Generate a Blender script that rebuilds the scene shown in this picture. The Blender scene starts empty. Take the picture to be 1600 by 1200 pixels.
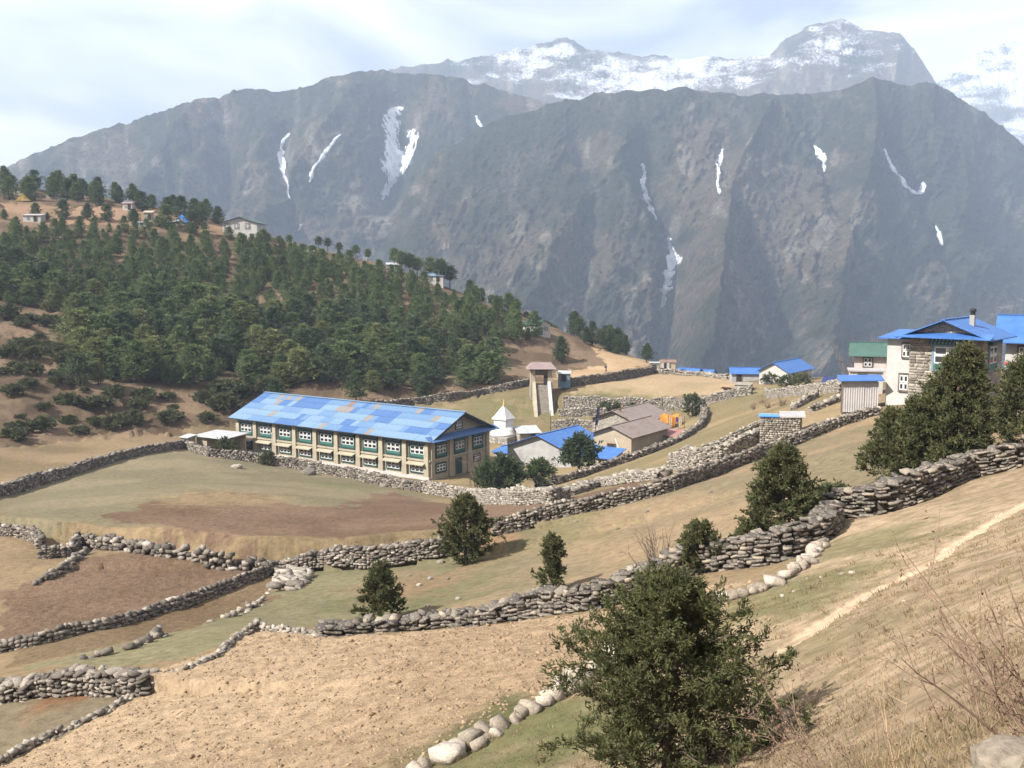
import bpy, bmesh, math, random
import numpy as np
from mathutils import Vector, Matrix
from mathutils.bvhtree import BVHTree

R = math.radians
scene = bpy.context.scene
COL = scene.collection
rng = np.random.default_rng(7)
random.seed(7)

# ------------------------------------------------------------------ camera
PITCH = math.atan(180 / 1600)
cam_d = bpy.data.cameras.new('camera')
cam_d.sensor_width = 36.0
cam_d.lens = 36.0
cam_d.clip_start = 0.1
cam_d.clip_end = 30000
cam = bpy.data.objects.new('camera', cam_d)
COL.objects.link(cam)
cam.location = (0, 0, 0)
cam.rotation_euler = (math.pi / 2 - PITCH, 0, 0)
scene.camera = cam

# ------------------------------------------------------------------ light
SUN_EL = R(42)
SUN_PLAN = Vector((-0.884, -0.468)).normalized()
sun_vec = Vector((SUN_PLAN.x * math.cos(SUN_EL), SUN_PLAN.y * math.cos(SUN_EL), math.sin(SUN_EL)))
sd = bpy.data.lights.new('sun', 'SUN')
sd.energy = 5.0
sd.angle = R(0.6)
sd.color = (1.0, 0.955, 0.885)
sun = bpy.data.objects.new('sun', sd)
COL.objects.link(sun)
sun.rotation_euler = sun_vec.to_track_quat('Z', 'Y').to_euler()

world = bpy.data.worlds.new('World')
scene.world = world
world.use_nodes = True
nt = world.node_tree
nt.nodes.clear()


def N(tree, typ, **kw):
    n = tree.nodes.new(typ)
    for k, v in kw.items():
        if k.startswith('i_'):
            key = k[2:]
            key = int(key) if key.isdigit() else key.replace('_', ' ')
            n.inputs[key].default_value = v
        else:
            setattr(n, k, v)
    return n


def LK(tree, a, b):
    tree.links.new(a, b)


def ramp(tree, stops, interp='LINEAR'):
    n = tree.nodes.new('ShaderNodeValToRGB')
    cr = n.color_ramp
    cr.interpolation = interp
    while len(cr.elements) < len(stops):
        cr.elements.new(0.5)
    for e, (p, c) in zip(cr.elements, stops):
        e.position = p
        e.color = (c[0], c[1], c[2], 1) if len(c) == 3 else c
    return n


sky = N(nt, 'ShaderNodeTexSky', sky_type='NISHITA', sun_disc=False)
sky.sun_elevation = SUN_EL
sky.sun_rotation = math.atan2(SUN_PLAN.x, SUN_PLAN.y)
sky.altitude = 3400
sky.dust_density = 2.5
bg1 = N(nt, 'ShaderNodeBackground', i_Strength=0.07)
LK(nt, sky.outputs[0], bg1.inputs[0])
tc = N(nt, 'ShaderNodeTexCoord')
mp = N(nt, 'ShaderNodeMapping')
mp.inputs['Scale'].default_value = (1.0, 1.0, 2.6)
mp.inputs['Location'].default_value = (0.35, 0.2, 0.1)
LK(nt, tc.outputs['Generated'], mp.inputs[0])
cn = N(nt, 'ShaderNodeTexNoise', i_Scale=2.1, i_Detail=7.0, i_Roughness=0.52, i_Distortion=0.5)
LK(nt, mp.outputs[0], cn.inputs[0])
cov = ramp(nt, [(0.36, (0.72, 0.72, 0.72)), (0.56, (1, 1, 1))])
LK(nt, cn.outputs[0], cov.inputs[0])
cn2 = N(nt, 'ShaderNodeTexNoise', i_Scale=3.2, i_Detail=6.0, i_Roughness=0.5, i_Distortion=0.8)
mp2 = N(nt, 'ShaderNodeMapping')
mp2.inputs['Scale'].default_value = (1.0, 1.0, 2.2)
mp2.inputs['Location'].default_value = (1.9, 4.1, 2.7)
LK(nt, tc.outputs['Generated'], mp2.inputs[0])
LK(nt, mp2.outputs[0], cn2.inputs[0])
ccol = ramp(nt, [(0.36, (0.15, 0.165, 0.21)), (0.62, (0.86, 0.80, 0.785))])
LK(nt, cn2.outputs[0], ccol.inputs[0])
bg2 = N(nt, 'ShaderNodeBackground', i_Strength=1.0)
LK(nt, ccol.outputs[0], bg2.inputs[0])
wmix = N(nt, 'ShaderNodeMixShader')
LK(nt, cov.outputs[0], wmix.inputs[0])
LK(nt, bg1.outputs[0], wmix.inputs[1])
LK(nt, bg2.outputs[0], wmix.inputs[2])
wo = N(nt, 'ShaderNodeOutputWorld')
LK(nt, wmix.outputs[0], wo.inputs[0])

scene.view_settings.view_transform = 'Standard'
scene.view_settings.look = 'None'
scene.view_settings.exposure = 1.30
scene.view_settings.gamma = 1.0
scene.view_settings.use_curve_mapping = False
cy = scene.cycles
cy.max_bounces = 4
cy.diffuse_bounces = 2
cy.glossy_bounces = 2
cy.transmission_bounces = 2
cy.volume_bounces = 0
cy.transparent_max_bounces = 6
cy.use_denoising = True
cy.caustics_reflective = False
cy.caustics_refractive = False

# ------------------------------------------------------------------ numeric helpers
CP_, SP_ = math.cos(PITCH), math.sin(PITCH)


def ray(u, v):
    dx = (u - 800) / 1600
    dy = (600 - v) / 1600
    return np.array([dx, CP_ + dy * SP_, -SP_ + dy * CP_])


def at(u, v, Y):
    """world point on the sight line through photo pixel (u, v) at forward distance Y"""
    d = ray(u, v)
    return d * (Y / d[1])


def hash2(ix, iy, seed):
    h = (ix.astype(np.int64) * 374761393 + iy.astype(np.int64) * 668265263 + seed * 974634777) & 0xFFFFFFFF
    h = ((h ^ (h >> 13)) * 1274126177) & 0xFFFFFFFF
    h = h ^ (h >> 16)
    return (h & 0xFFFFFF) / float(0xFFFFFF)


def vnoise(x, y, seed=0):
    xi = np.floor(x)
    yi = np.floor(y)
    fx = x - xi
    fy = y - yi
    fx = fx * fx * fx * (fx * (fx * 6 - 15) + 10)
    fy = fy * fy * fy * (fy * (fy * 6 - 15) + 10)
    xi = xi.astype(np.int64)
    yi = yi.astype(np.int64)
    a = hash2(xi, yi, seed)
    b = hash2(xi + 1, yi, seed)
    c = hash2(xi, yi + 1, seed)
    d = hash2(xi + 1, yi + 1, seed)
    return (a * (1 - fx) + b * fx) * (1 - fy) + (c * (1 - fx) + d * fx) * fy


def fbm(x, y, octv=4, seed=0, gain=0.5):
    s = 0
    a = 1.0
    t = 0
    for i in range(octv):
        s = s + a * vnoise(x * 2 ** i + 17.3 * i, y * 2 ** i - 9.1 * i, seed + i)
        t += a
        a *= gain
    return s / t


def ridged(x, y, octv=4, seed=0, gain=0.55):
    s = 0
    a = 1.0
    t = 0
    for i in range(octv):
        n = 1 - np.abs(2 * vnoise(x * 2 ** i + 31.7 * i, y * 2 ** i + 5.3 * i, seed + i) - 1)
        s = s + a * n
        t += a
        a *= gain
    return s / t


def sstep(a, b, x):
    t = np.clip((x - a) / (b - a), 0, 1)
    return t * t * (3 - 2 * t)


# ------------------------------------------------------------------ terrain control points
PIX = [  # photo pixel u, v and forward distance of ground points
    (1600, 1200, 4.5), (1450, 1200, 6), (1300, 1200, 8.5), (1600, 1000, 11), (1400, 1080, 11), (1210, 1190, 12.5), (1030, 1215, 15),
    (1210, 1015, 19.5), (1300, 960, 20), (1400, 905, 22), (1500, 848, 24.5), (1600, 790, 27), (1600, 900, 16), (1400, 1000, 15.5),
    (870, 1095, 20.5), (780, 1140, 19.8), (680, 1195, 19), (400, 1200, 22), (0, 1200, 27), (200, 1100, 30.5), (600, 1080, 25.5),
    (1200, 920, 26), (1290, 850, 31), (1000, 1030, 22.5),
    (505, 992, 36), (700, 979, 35.5), (850, 961, 34), (1000, 932, 33.5), (1090, 895, 33), (1220, 876, 33), (1277, 852, 33.2),
    (1300, 815, 34.5), (1417, 789, 35.5), (1510, 748, 36.5), (1600, 728, 37.5),
    (1400, 748, 41), (1330, 700, 52), (1370, 648, 80), (1200, 770, 50), (1000, 840, 48), (850, 890, 47), (600, 968, 42), (700, 920, 47),
    (770, 836, 64), (690, 862, 62), (560, 882, 60), (440, 890, 60), (1050, 766, 72), (900, 802, 68), (1200, 712, 77),
    (269, 952, 50), (0, 1018, 42), (0, 900, 57), (150, 882, 60), (0, 1087, 33.5), (217, 1082, 32), (130, 1030, 37), (340, 970, 45),
    (0, 836, 68), (110, 872, 64), (380, 990, 37.5),
    (300, 855, 64.5), (130, 842, 68), (440, 868, 64), (300, 800, 79), (300, 760, 97), (300, 712, 136), (290, 699, 152), (0, 775, 102),
    (120, 737, 120), (200, 714, 136), (560, 770, 112), (560, 748, 134), (672, 752, 135), (372, 709, 157), (800, 788, 106), (870, 778, 108),
    (800, 745, 138), (860, 757, 129), (1000, 715, 141), (1095, 668, 161), (1103, 650, 171), (1075, 630, 184), (850, 656, 186),
    (790, 688, 165), (900, 641, 189), (980, 641, 187), (900, 612, 192), (1000, 612, 192), (930, 720, 143), (700, 690, 168), (760, 660, 180),
    (1000, 590, 216), (1130, 600, 202), (947, 580, 230), (1030, 575, 236), (1240, 600, 182), (1165, 595, 192), (1130, 620, 172),
    (1150, 655, 132), (1060, 700, 116), (1050, 738, 92), (1220, 688, 86), (1340, 640, 84), (1300, 612, 116), (1280, 601, 150),
    (1385, 630, 82), (1560, 645, 76), (1600, 700, 46), (1600, 610, 110), (1450, 600, 110),
    (0, 700, 132), (100, 690, 147), (250, 682, 160), (330, 668, 166), (450, 655, 178), (600, 640, 184),
    (0, 600, 162), (0, 500, 202), (0, 400, 252), (0, 345, 292), (0, 322, 312), (0, 292, 350), (100, 300, 350), (150, 333, 308), (250, 348, 304), (200, 318, 345),
    (350, 362, 310), (300, 335, 345), (470, 385, 316), (150, 600, 172), (300, 630, 174), (150, 500, 215), (150, 410, 262),
    (300, 500, 227), (300, 400, 282), (500, 600, 192), (500, 500, 242), (500, 420, 292), (590, 405, 312), (700, 622, 196), (700, 540, 237),
    (700, 450, 295), (820, 600, 206), (820, 545, 246), (845, 505, 272), (900, 562, 242), (870, 592, 216), (900, 532, 268), (960, 550, 276),
    (1012, 562, 272),
]
XYZ = [(0, 0, -1.7), (4, 2, -1.1), (-4, 3, -4.2), (0, -6, 0.4), (8, -6, 2.5), (-8, -6, -2.5), (16, 8, 0.6), (-14, 10, -9.0), (28, 25, -1.5),
       (40, 50, -5), (70, 100, -9), (110, 150, -14), (120, 200, -25), (-60, 60, -19), (-95, 110, -18), (-130, 160, -10), (-170, 210, 5), (-215, 300, 34),
       (-230, 450, 20), (-140, 440, 8), (-70, 430, -25), (-20, 400, -45), (30, 370, -60), (70, 330, -55), (110, 290, -50), (160, 280, -60), (250, 300, -90),
       (60, 270, -33), (90, 245, -29), (-260, 700, -60), (0, 700, -160), (300, 700, -220), (0, 1200, -330), (600, 1200, -330), (-600, 1200, -300),
       (-60, 20, -24), (-35, 40, -20), (60, 20, 3)]
pts = [at(*p) for p in PIX] + [np.array(p, float) for p in XYZ]
pts = np.array(pts)
OFF = 12.0


def warp(x, y):
    yy = np.maximum(y + OFF, 2.0)
    return x / yy, np.log(yy) * 0.8


wx, wy = warp(pts[:, 0], pts[:, 1])
wq = pts[:, 2] / (pts[:, 1] + OFF)
CC = 0.035


def kern(ax, ay, bx, by):
    return np.sqrt((ax[:, None] - bx[None]) ** 2 + (ay[:, None] - by[None]) ** 2 + CC * CC)


nP = len(pts)
A = np.zeros((nP + 3, nP + 3))
A[:nP, :nP] = kern(wx, wy, wx, wy) - np.eye(nP) * 0.012
A[:nP, nP] = 1
A[:nP, nP + 1] = wx
A[:nP, nP + 2] = wy
A[nP:, :nP] = A[:nP, nP:].T
sol = np.linalg.solve(A, np.concatenate([wq, [0, 0, 0]]))


def base_h(x, y):
    x = np.asarray(x, float)
    y = np.asarray(y, float)
    sh = x.shape
    xf, yf = x.ravel(), y.ravel()
    out = np.empty(xf.shape)
    for i in range(0, len(xf), 20000):
        ax, ay = warp(xf[i:i + 20000], yf[i:i + 20000])
        k = kern(ax, ay, wx, wy)
        out[i:i + 20000] = (k @ sol[:nP] + sol[nP] + sol[nP + 1] * ax + sol[nP + 2] * ay) * np.maximum(yf[i:i + 20000] + OFF, 2.0)
    return out.reshape(sh)


TS = np.concatenate([np.geomspace(2.5, 700, 900)])


def make_P(hfun):
    def P(u, v, tmin=2.5):
        d = ray(u, v)
        d = d / d[1]
        t = TS[TS >= tmin]
        zz = hfun(d[0] * t, t)
        below = np.nonzero(d[2] * t <= zz)[0]
        if len(below) == 0:
            k = len(t) - 1
            return np.array([d[0] * 300, 300, zz[np.argmin(abs(t - 300))]])
        k = below[0]
        if k == 0:
            return np.array([d[0] * t[0], t[0], zz[0]])
        a, b = t[k - 1], t[k]
        fa = d[2] * a - zz[k - 1]
        fb = d[2] * b - zz[k]
        tt = a + (b - a) * fa / (fa - fb + 1e-9)
        z = float(hfun(np.array([d[0] * tt]), np.array([tt]))[0])
        return np.array([d[0] * tt, tt, z])
    return P


P0 = make_P(base_h)


def plan(poly):
    return np.array([P0(u, v)[:2] for u, v in poly])


def inpoly(px, py, poly):
    inside = np.zeros(px.shape, bool)
    n = len(poly)
    x0, y0 = poly[-1]
    for x1, y1 in poly:
        c = ((y1 > py) != (y0 > py)) & (px < (x0 - x1) * (py - y1) / (y0 - y1 + 1e-12) + x1)
        inside ^= c
        x0, y0 = x1, y1
    return inside


def seg_dist(px, py, line):
    """distance to a plan polyline and the signed side (+ = left of its direction)"""
    best = np.full(px.shape, 1e9)
    side = np.zeros(px.shape)
    for (x0, y0), (x1, y1) in zip(line[:-1], line[1:]):
        dx, dy = x1 - x0, y1 - y0
        L2 = dx * dx + dy * dy + 1e-9
        t = np.clip(((px - x0) * dx + (py - y0) * dy) / L2, 0, 1)
        ex, ey = px - (x0 + t * dx), py - (y0 + t * dy)
        d = np.hypot(ex, ey)
        m = d < best
        best = np.where(m, d, best)
        side = np.where(m, dx * ey - dy * ex, side)
    return best, side


# terrace steps: polyline in photo pixels (far side is raised), height, fade length
STEPS = [([(440, 890), (410, 888), (330, 874), (240, 865), (150, 858), (121, 852)], 1.3, 14.0),
         ([(700, 862), (620, 870), (560, 882), (440, 890)], 0.7, 10.0),
         ([(0, 775), (60, 757), (120, 737), (200, 714), (250, 704)], 1.0, 8.0),
         ([(217, 1082), (180, 1080), (120, 1077), (60, 1080), (0, 1090)], 0.6, 5.0),
         ([(1075, 636), (1000, 640), (940, 637), (880, 633)], 1.0, 10.0)]
STEPL = [(plan(p), h, f) for p, h, f in STEPS]
for i, (pl, h, f) in enumerate(STEPL):
    if pl[0][0] < pl[-1][0]:
        STEPL[i] = (pl[::-1].copy(), h, f)     # run right to left: the far side lies to the right


def ground_h(x, y):
    x = np.asarray(x, float)
    y = np.asarray(y, float)
    z = base_h(x, y)
    for pl, h, f in STEPL:
        x0, y0 = pl.min(0) - f * 3
        x1, y1 = pl.max(0) + f * 3
        m = (x > x0) & (x < x1) & (y > y0) & (y < y1)
        if m.any():
            d, s = seg_dist(x[m], y[m], pl)
            sd_ = np.where(s < 0, d, -d)
            z[m] += h * sstep(-0.35, 0.35, sd_) * np.exp(-np.maximum(sd_, 0) / f)
    return z


P = make_P(ground_h)


def gz(x, y):
    return float(ground_h(np.array([x]), np.array([y]))[0])


# ------------------------------------------------------------------ object helpers
def tag(o, label=None, cat=None, group=None, kind=None):
    if label:
        o['label'] = label
    if cat:
        o['category'] = cat
    if group:
        o['group'] = group
    if kind:
        o['kind'] = kind
    return o


def npmesh(name, V, F, smooth=False):
    """mesh from numpy arrays; F is an (m, k) array or a list of such arrays"""
    me = bpy.data.meshes.new(name)
    Fs = F if isinstance(F, list) else [F]
    V = np.asarray(V, np.float32)
    me.vertices.add(len(V))
    me.vertices.foreach_set('co', V.ravel())
    nl = sum(f.size for f in Fs)
    npoly = sum(len(f) for f in Fs)
    me.loops.add(nl)
    me.polygons.add(npoly)
    me.loops.foreach_set('vertex_index', np.concatenate([f.ravel() for f in Fs]).astype(np.int32))
    st = []
    o = 0
    for f in Fs:
        k = f.shape[1]
        st.append(o + np.arange(len(f)) * k)
        o += f.size
    me.polygons.foreach_set('loop_start', np.concatenate(st).astype(np.int32))
    if smooth:
        me.polygons.foreach_set('use_smooth', np.ones(npoly, bool))
    me.update(calc_edges=True)
    return me


def obj(name, me, mat=None, parent=None, loc=None):
    o = bpy.data.objects.new(name, me)
    COL.objects.link(o)
    if mat is not None and me is not None and len(me.materials) == 0:
        me.materials.append(mat)
    if parent is not None:
        o.parent = parent
    if loc is not None:
        o.location = loc
    return o


def empty(name, loc, rz=0.0, label=None, cat=None, group=None):
    o = bpy.data.objects.new(name, None)
    COL.objects.link(o)
    o.location = loc
    o.rotation_euler = (0, 0, rz)
    o.empty_display_size = 0.3
    return tag(o, label, cat, group)


def copy_tree(o, parent=None):
    c = o.copy()
    COL.objects.link(c)
    if parent is not None:
        c.parent = parent
    for ch in o.children:
        copy_tree(ch, c)
    return c


class MB:
    def __init__(self):
        self.v = []
        self.f = []

    def add(self, vs, fs):
        b = len(self.v)
        self.v += [tuple(p) for p in vs]
        self.f += [tuple(b + i for i in f) for f in fs]
        return self

    def box(self, x0, x1, y0, y1, z0, z1):
        vs = [(x0, y0, z0), (x1, y0, z0), (x1, y1, z0), (x0, y1, z0), (x0, y0, z1), (x1, y0, z1), (x1, y1, z1), (x0, y1, z1)]
        return self.add(vs, [(3, 2, 1, 0), (4, 5, 6, 7), (0, 1, 5, 4), (1, 2, 6, 5), (2, 3, 7, 6), (3, 0, 4, 7)])

    def prism(self, pts2, axis, a0, a1):
        """extrude a 2D outline (counter-clockwise) along axis 'x','y' or 'z'"""
        n = len(pts2)

        def pt(p, a):
            return (a, p[0], p[1]) if axis == 'x' else ((p[0], a, p[1]) if axis == 'y' else (p[0], p[1], a))
        vs = [pt(p, a0) for p in pts2] + [pt(p, a1) for p in pts2]
        fs = [tuple(range(n))[::-1], tuple(range(n, 2 * n))] + [(i, (i + 1) % n, n + (i + 1) % n, n + i) for i in range(n)]
        if axis == 'y':
            fs = [f[::-1] for f in fs]
        return self.add(vs, fs)

    def slab(self, p0, p1, p2, p3, th):
        """roof slab: top face p0..p3 (counter-clockwise from above), thickness downwards"""
        ps = [Vector(p) for p in (p0, p1, p2, p3)]
        lo = [p - Vector((0, 0, th)) for p in ps]
        return self.add(ps + lo, [(0, 1, 2, 3), (7, 6, 5, 4), (0, 4, 5, 1), (1, 5, 6, 2), (2, 6, 7, 3), (3, 7, 4, 0)])

    def tube(self, path, rad, n=6, cap=True):
        path = [Vector(p) for p in path]
        if not isinstance(rad, (list, tuple)):
            rad = [rad] * len(path)
        b = len(self.v)
        for i, p in enumerate(path):
            d = (path[min(i + 1, len(path) - 1)] - path[max(i - 1, 0)])
            if d.length < 1e-6:
                d = Vector((0, 0, 1))
            q = d.to_track_quat('Z', 'X')
            for k in range(n):
                a = 2 * math.pi * k / n
                self.v.append(tuple(p + q @ Vector((math.cos(a) * rad[i], math.sin(a) * rad[i], 0))))
        for i in range(len(path) - 1):
            for k in range(n):
                self.f.append((b + i * n + k, b + i * n + (k + 1) % n, b + (i + 1) * n + (k + 1) % n, b + (i + 1) * n + k))
        if cap:
            self.f.append(tuple(b + k for k in range(n))[::-1])
            self.f.append(tuple(b + (len(path) - 1) * n + k for k in range(n)))
        return self

    def lathe(self, prof, n=16, cx=0, cy=0):
        b = len(self.v)
        for r, z in prof:
            for k in range(n):
                a = 2 * math.pi * (k + 0.5) / n
                self.v.append((cx + math.cos(a) * r, cy + math.sin(a) * r, z))
        for i in range(len(prof) - 1):
            for k in range(n):
                self.f.append((b + i * n + k, b + i * n + (k + 1) % n, b + (i + 1) * n + (k + 1) % n, b + (i + 1) * n + k))
        self.f.append(tuple(b + k for k in range(n))[::-1])
        self.f.append(tuple(b + (len(prof) - 1) * n + k for k in range(n)))
        return self

    def mesh(self, name, smooth=False):
        me = bpy.data.meshes.new(name)
        me.from_pydata(self.v, [], self.f)
        if smooth:
            for p in me.polygons:
                p.use_smooth = True
        me.update()
        return me

    def build(self, name, mat, parent=None, smooth=False):
        return obj(name, self.mesh(name, smooth), mat, parent)


# ------------------------------------------------------------------ materials
def mat_base(name, rough=0.9, spec=0.2):
    m = bpy.data.materials.new(name)
    m.use_nodes = True
    t = m.node_tree
    b = t.nodes['Principled BSDF']
    b.inputs['Roughness'].default_value = rough
    b.inputs['Specular IOR Level'].default_value = spec
    return m, t, b


def mat_noise(name, c1, c2, scale=3.0, rough=0.9, bump=0.0, bscale=None, detail=5.0, lo=0.35, hi=0.65, spec=0.2, dist=0.02, third=None):
    m, t, b = mat_base(name, rough, spec)
    co = N(t, 'ShaderNodeTexCoord')
    n = N(t, 'ShaderNodeTexNoise', i_Scale=scale, i_Detail=detail, i_Roughness=0.6)
    LK(t, co.outputs['Object'], n.inputs[0])
    stops = [(lo, c1), (hi, c2)] if third is None else [(lo, c1), ((lo + hi) / 2, c2), (hi, third)]
    r = ramp(t, stops)
    LK(t, n.outputs[0], r.inputs[0])
    LK(t, r.outputs[0], b.inputs['Base Color'])
    if bump:
        n2 = N(t, 'ShaderNodeTexNoise', i_Scale=bscale or scale * 4, i_Detail=4.0)
        LK(t, co.outputs['Object'], n2.inputs[0])
        bp = N(t, 'ShaderNodeBump', i_Strength=bump, i_Distance=dist)
        LK(t, n2.outputs[0], bp.inputs['Height'])
        LK(t, bp.outputs[0], b.inputs['Normal'])
    return m


def rnd_node(t):
    """one random number per stone / leaf: per object plus per loose piece"""
    oi = N(t, 'ShaderNodeObjectInfo')
    ge = N(t, 'ShaderNodeNewGeometry')
    ad = N(t, 'ShaderNodeMath', operation='ADD')
    LK(t, oi.outputs['Random'], ad.inputs[0])
    LK(t, ge.outputs['Random Per Island'], ad.inputs[1])
    fr = N(t, 'ShaderNodeMath', operation='FRACT')
    LK(t, ad.outputs[0], fr.inputs[0])
    return fr.outputs[0]


def mat_stone(name, stops, bump=0.5, nscale=7.0, lichen=None):
    m, t, b = mat_base(name, 0.92, 0.15)
    r = ramp(t, stops)
    LK(t, rnd_node(t), r.inputs[0])
    co = N(t, 'ShaderNodeTexCoord')
    n = N(t, 'ShaderNodeTexNoise', i_Scale=nscale, i_Detail=6.0, i_Roughness=0.65)
    LK(t, co.outputs['Object'], n.inputs[0])
    rr = ramp(t, [(0.3, (0.55, 0.55, 0.55)), (0.7, (1.25, 1.22, 1.18))])
    LK(t, n.outputs[0], rr.inputs[0])
    mx = N(t, 'ShaderNodeMix', data_type='RGBA', blend_type='MULTIPLY')
    mx.inputs[0].default_value = 1.0
    LK(t, r.outputs[0], mx.inputs[6])
    LK(t, rr.outputs[0], mx.inputs[7])
    out = mx.outputs[2]
    if lichen:
        n3 = N(t, 'ShaderNodeTexNoise', i_Scale=nscale * 0.45, i_Detail=5.0, i_Roughness=0.7)
        LK(t, co.outputs['Object'], n3.inputs[0])
        r3 = ramp(t, [(0.52, (0, 0, 0)), (0.62, (1, 1, 1))])
        LK(t, n3.outputs[0], r3.inputs[0])
        m3 = N(t, 'ShaderNodeMix', data_type='RGBA')
        LK(t, r3.outputs[0], m3.inputs[0])
        LK(t, out, m3.inputs[6])
        m3.inputs[7].default_value = (*lichen, 1)
        out = m3.outputs[2]
    LK(t, out, b.inputs['Base Color'])
    bp = N(t, 'ShaderNodeBump', i_Strength=bump, i_Distance=0.04)
    LK(t, n.outputs[0], bp.inputs['Height'])
    LK(t, bp.outputs[0], b.inputs['Normal'])
    return m


def mat_leaf(name, stops, nscale=1.2, vary=0.45, transl=0.32):
    m, t, b = mat_base(name, 0.75, 0.2)
    r = ramp(t, stops)
    co = N(t, 'ShaderNodeTexCoord')
    n = N(t, 'ShaderNodeTexNoise', i_Scale=nscale, i_Detail=2.0)
    LK(t, co.outputs['Object'], n.inputs[0])
    mr = N(t, 'ShaderNodeMapRange')
    mr.inputs[1].default_value = 0.3
    mr.inputs[2].default_value = 0.7
    LK(t, n.outputs[0], mr.inputs[0])
    mm = N(t, 'ShaderNodeMix')
    mm.inputs[0].default_value = vary
    LK(t, mr.outputs[0], mm.inputs[2])
    LK(t, rnd_node(t), mm.inputs[3])
    LK(t, mm.outputs[0], r.inputs[0])
    LK(t, r.outputs[0], b.inputs['Base Color'])
    tr = N(t, 'ShaderNodeBsdfTranslucent')
    LK(t, r.outputs[0], tr.inputs[0])
    ms = N(t, 'ShaderNodeMixShader')
    ms.inputs[0].default_value = transl
    LK(t, b.outputs[0], ms.inputs[1])
    LK(t, tr.outputs[0], ms.inputs[2])
    LK(t, ms.outputs[0], t.nodes['Material Output'].inputs[0])
    return m


def mat_tin(name, col, col2, wscale=5.0, axis='X', rough=0.55, rust=None):
    """corrugated painted metal: fine ribs as bump, weathering as colour"""
    m, t, b = mat_base(name, rough, 0.3)
    co = N(t, 'ShaderNodeTexCoord')
    n = N(t, 'ShaderNodeTexNoise', i_Scale=0.9, i_Detail=6.0, i_Roughness=0.65)
    LK(t, co.outputs['Object'], n.inputs[0])
    r = ramp(t, [(0.35, col), (0.65, col2)] if rust is None else [(0.3, col), (0.55, col2), (0.68, rust)])
    LK(t, n.outputs[0], r.inputs[0])
    LK(t, r.outputs[0], b.inputs['Base Color'])
    w = N(t, 'ShaderNodeTexWave', wave_type='BANDS', bands_direction=axis, i_Scale=wscale)
    LK(t, co.outputs['Object'], w.inputs[0])
    bp = N(t, 'ShaderNodeBump', i_Strength=0.5, i_Distance=0.03)
    LK(t, w.outputs[0], bp.inputs['Height'])
    LK(t, bp.outputs[0], b.inputs['Normal'])
    return m


def mat_masonry(name, c1, c2, mortar, scale=3.2, squash=2.2):
    m, t, b = mat_base(name, 0.95, 0.1)
    co = N(t, 'ShaderNodeTexCoord')
    mpn = N(t, 'ShaderNodeMapping')
    mpn.inputs['Scale'].default_value = (1, 1, squash)
    LK(t, co.outputs['Object'], mpn.inputs[0])
    v1 = N(t, 'ShaderNodeTexVoronoi', feature='F1', i_Scale=scale)
    LK(t, mpn.outputs[0], v1.inputs[0])
    v2 = N(t, 'ShaderNodeTexVoronoi', feature='DISTANCE_TO_EDGE', i_Scale=scale)
    LK(t, mpn.outputs[0], v2.inputs[0])
    sp = N(t, 'ShaderNodeSeparateColor')
    LK(t, v1.outputs['Color'], sp.inputs[0])
    r = ramp(t, [(0, c1), (1, c2)])
    LK(t, sp.outputs[0], r.inputs[0])
    r2 = ramp(t, [(0.0, (0, 0, 0)), (0.09, (1, 1, 1))])
    LK(t, v2.outputs['Distance'], r2.inputs[0])
    mx = N(t, 'ShaderNodeMix', data_type='RGBA')
    LK(t, r2.outputs[0], mx.inputs[0])
    mx.inputs[6].default_value = (*mortar, 1)
    LK(t, r.outputs[0], mx.inputs[7])
    LK(t, mx.outputs[2], b.inputs['Base Color'])
    bp = N(t, 'ShaderNodeBump', i_Strength=0.8, i_Distance=0.06)
    LK(t, r2.outputs[0], bp.inputs['Height'])
    LK(t, bp.outputs[0], b.inputs['Normal'])
    return m



M = {}
M['blue'] = mat_tin('blue_tin', (0.032, 0.095, 0.27), (0.045, 0.125, 0.32))
M['blue_y'] = mat_tin('blue_tin_y', (0.032, 0.095, 0.27), (0.045, 0.125, 0.32), axis='Y')
M['pale_blue'] = mat_tin('pale_blue_tin', (0.105, 0.175, 0.26), (0.135, 0.205, 0.285))
M['deep_blue'] = mat_tin('deep_blue_tin', (0.042, 0.095, 0.22), (0.055, 0.115, 0.25))
M['mid_blue'] = mat_tin('mid_blue_tin', (0.075, 0.14, 0.25), (0.095, 0.165, 0.27))
M['tan_tin'] = mat_tin('faded_tan_tin', (0.15, 0.14, 0.13), (0.18, 0.165, 0.15))
M['rust_tin'] = mat_tin('rust_brown_tin', (0.14, 0.085, 0.065), (0.18, 0.12, 0.095))
M['old_tin'] = mat_tin('old_brown_tin', (0.13, 0.095, 0.08), (0.19, 0.155, 0.135), axis='Y', rust=(0.13, 0.07, 0.05))
M['red_tin'] = mat_tin('red_tin', (0.22, 0.095, 0.08), (0.28, 0.13, 0.11))
M['green_tin'] = mat_tin('green_tin', (0.035, 0.075, 0.06), (0.05, 0.10, 0.082))
M['grey_tin'] = mat_tin('grey_tin', (0.22, 0.21, 0.21), (0.33, 0.31, 0.30), rust=(0.25, 0.19, 0.15))
M['white_tin'] = mat_tin('white_tin', (0.27, 0.275, 0.28), (0.35, 0.35, 0.35))
M['pink_roof'] = mat_tin('pink_roof', (0.17, 0.125, 0.12), (0.21, 0.16, 0.15))
M['cream'] = mat_noise('cream_plaster', (0.235, 0.205, 0.152), (0.30, 0.265, 0.20), 0.8, bump=0.15)
M['white'] = mat_noise('white_plaster', (0.29, 0.283, 0.265), (0.37, 0.36, 0.34), 0.9, bump=0.15)
M['stupa'] = mat_noise('stupa_lime', (0.48, 0.47, 0.455), (0.56, 0.55, 0.535), 1.2, bump=0.2)
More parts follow.
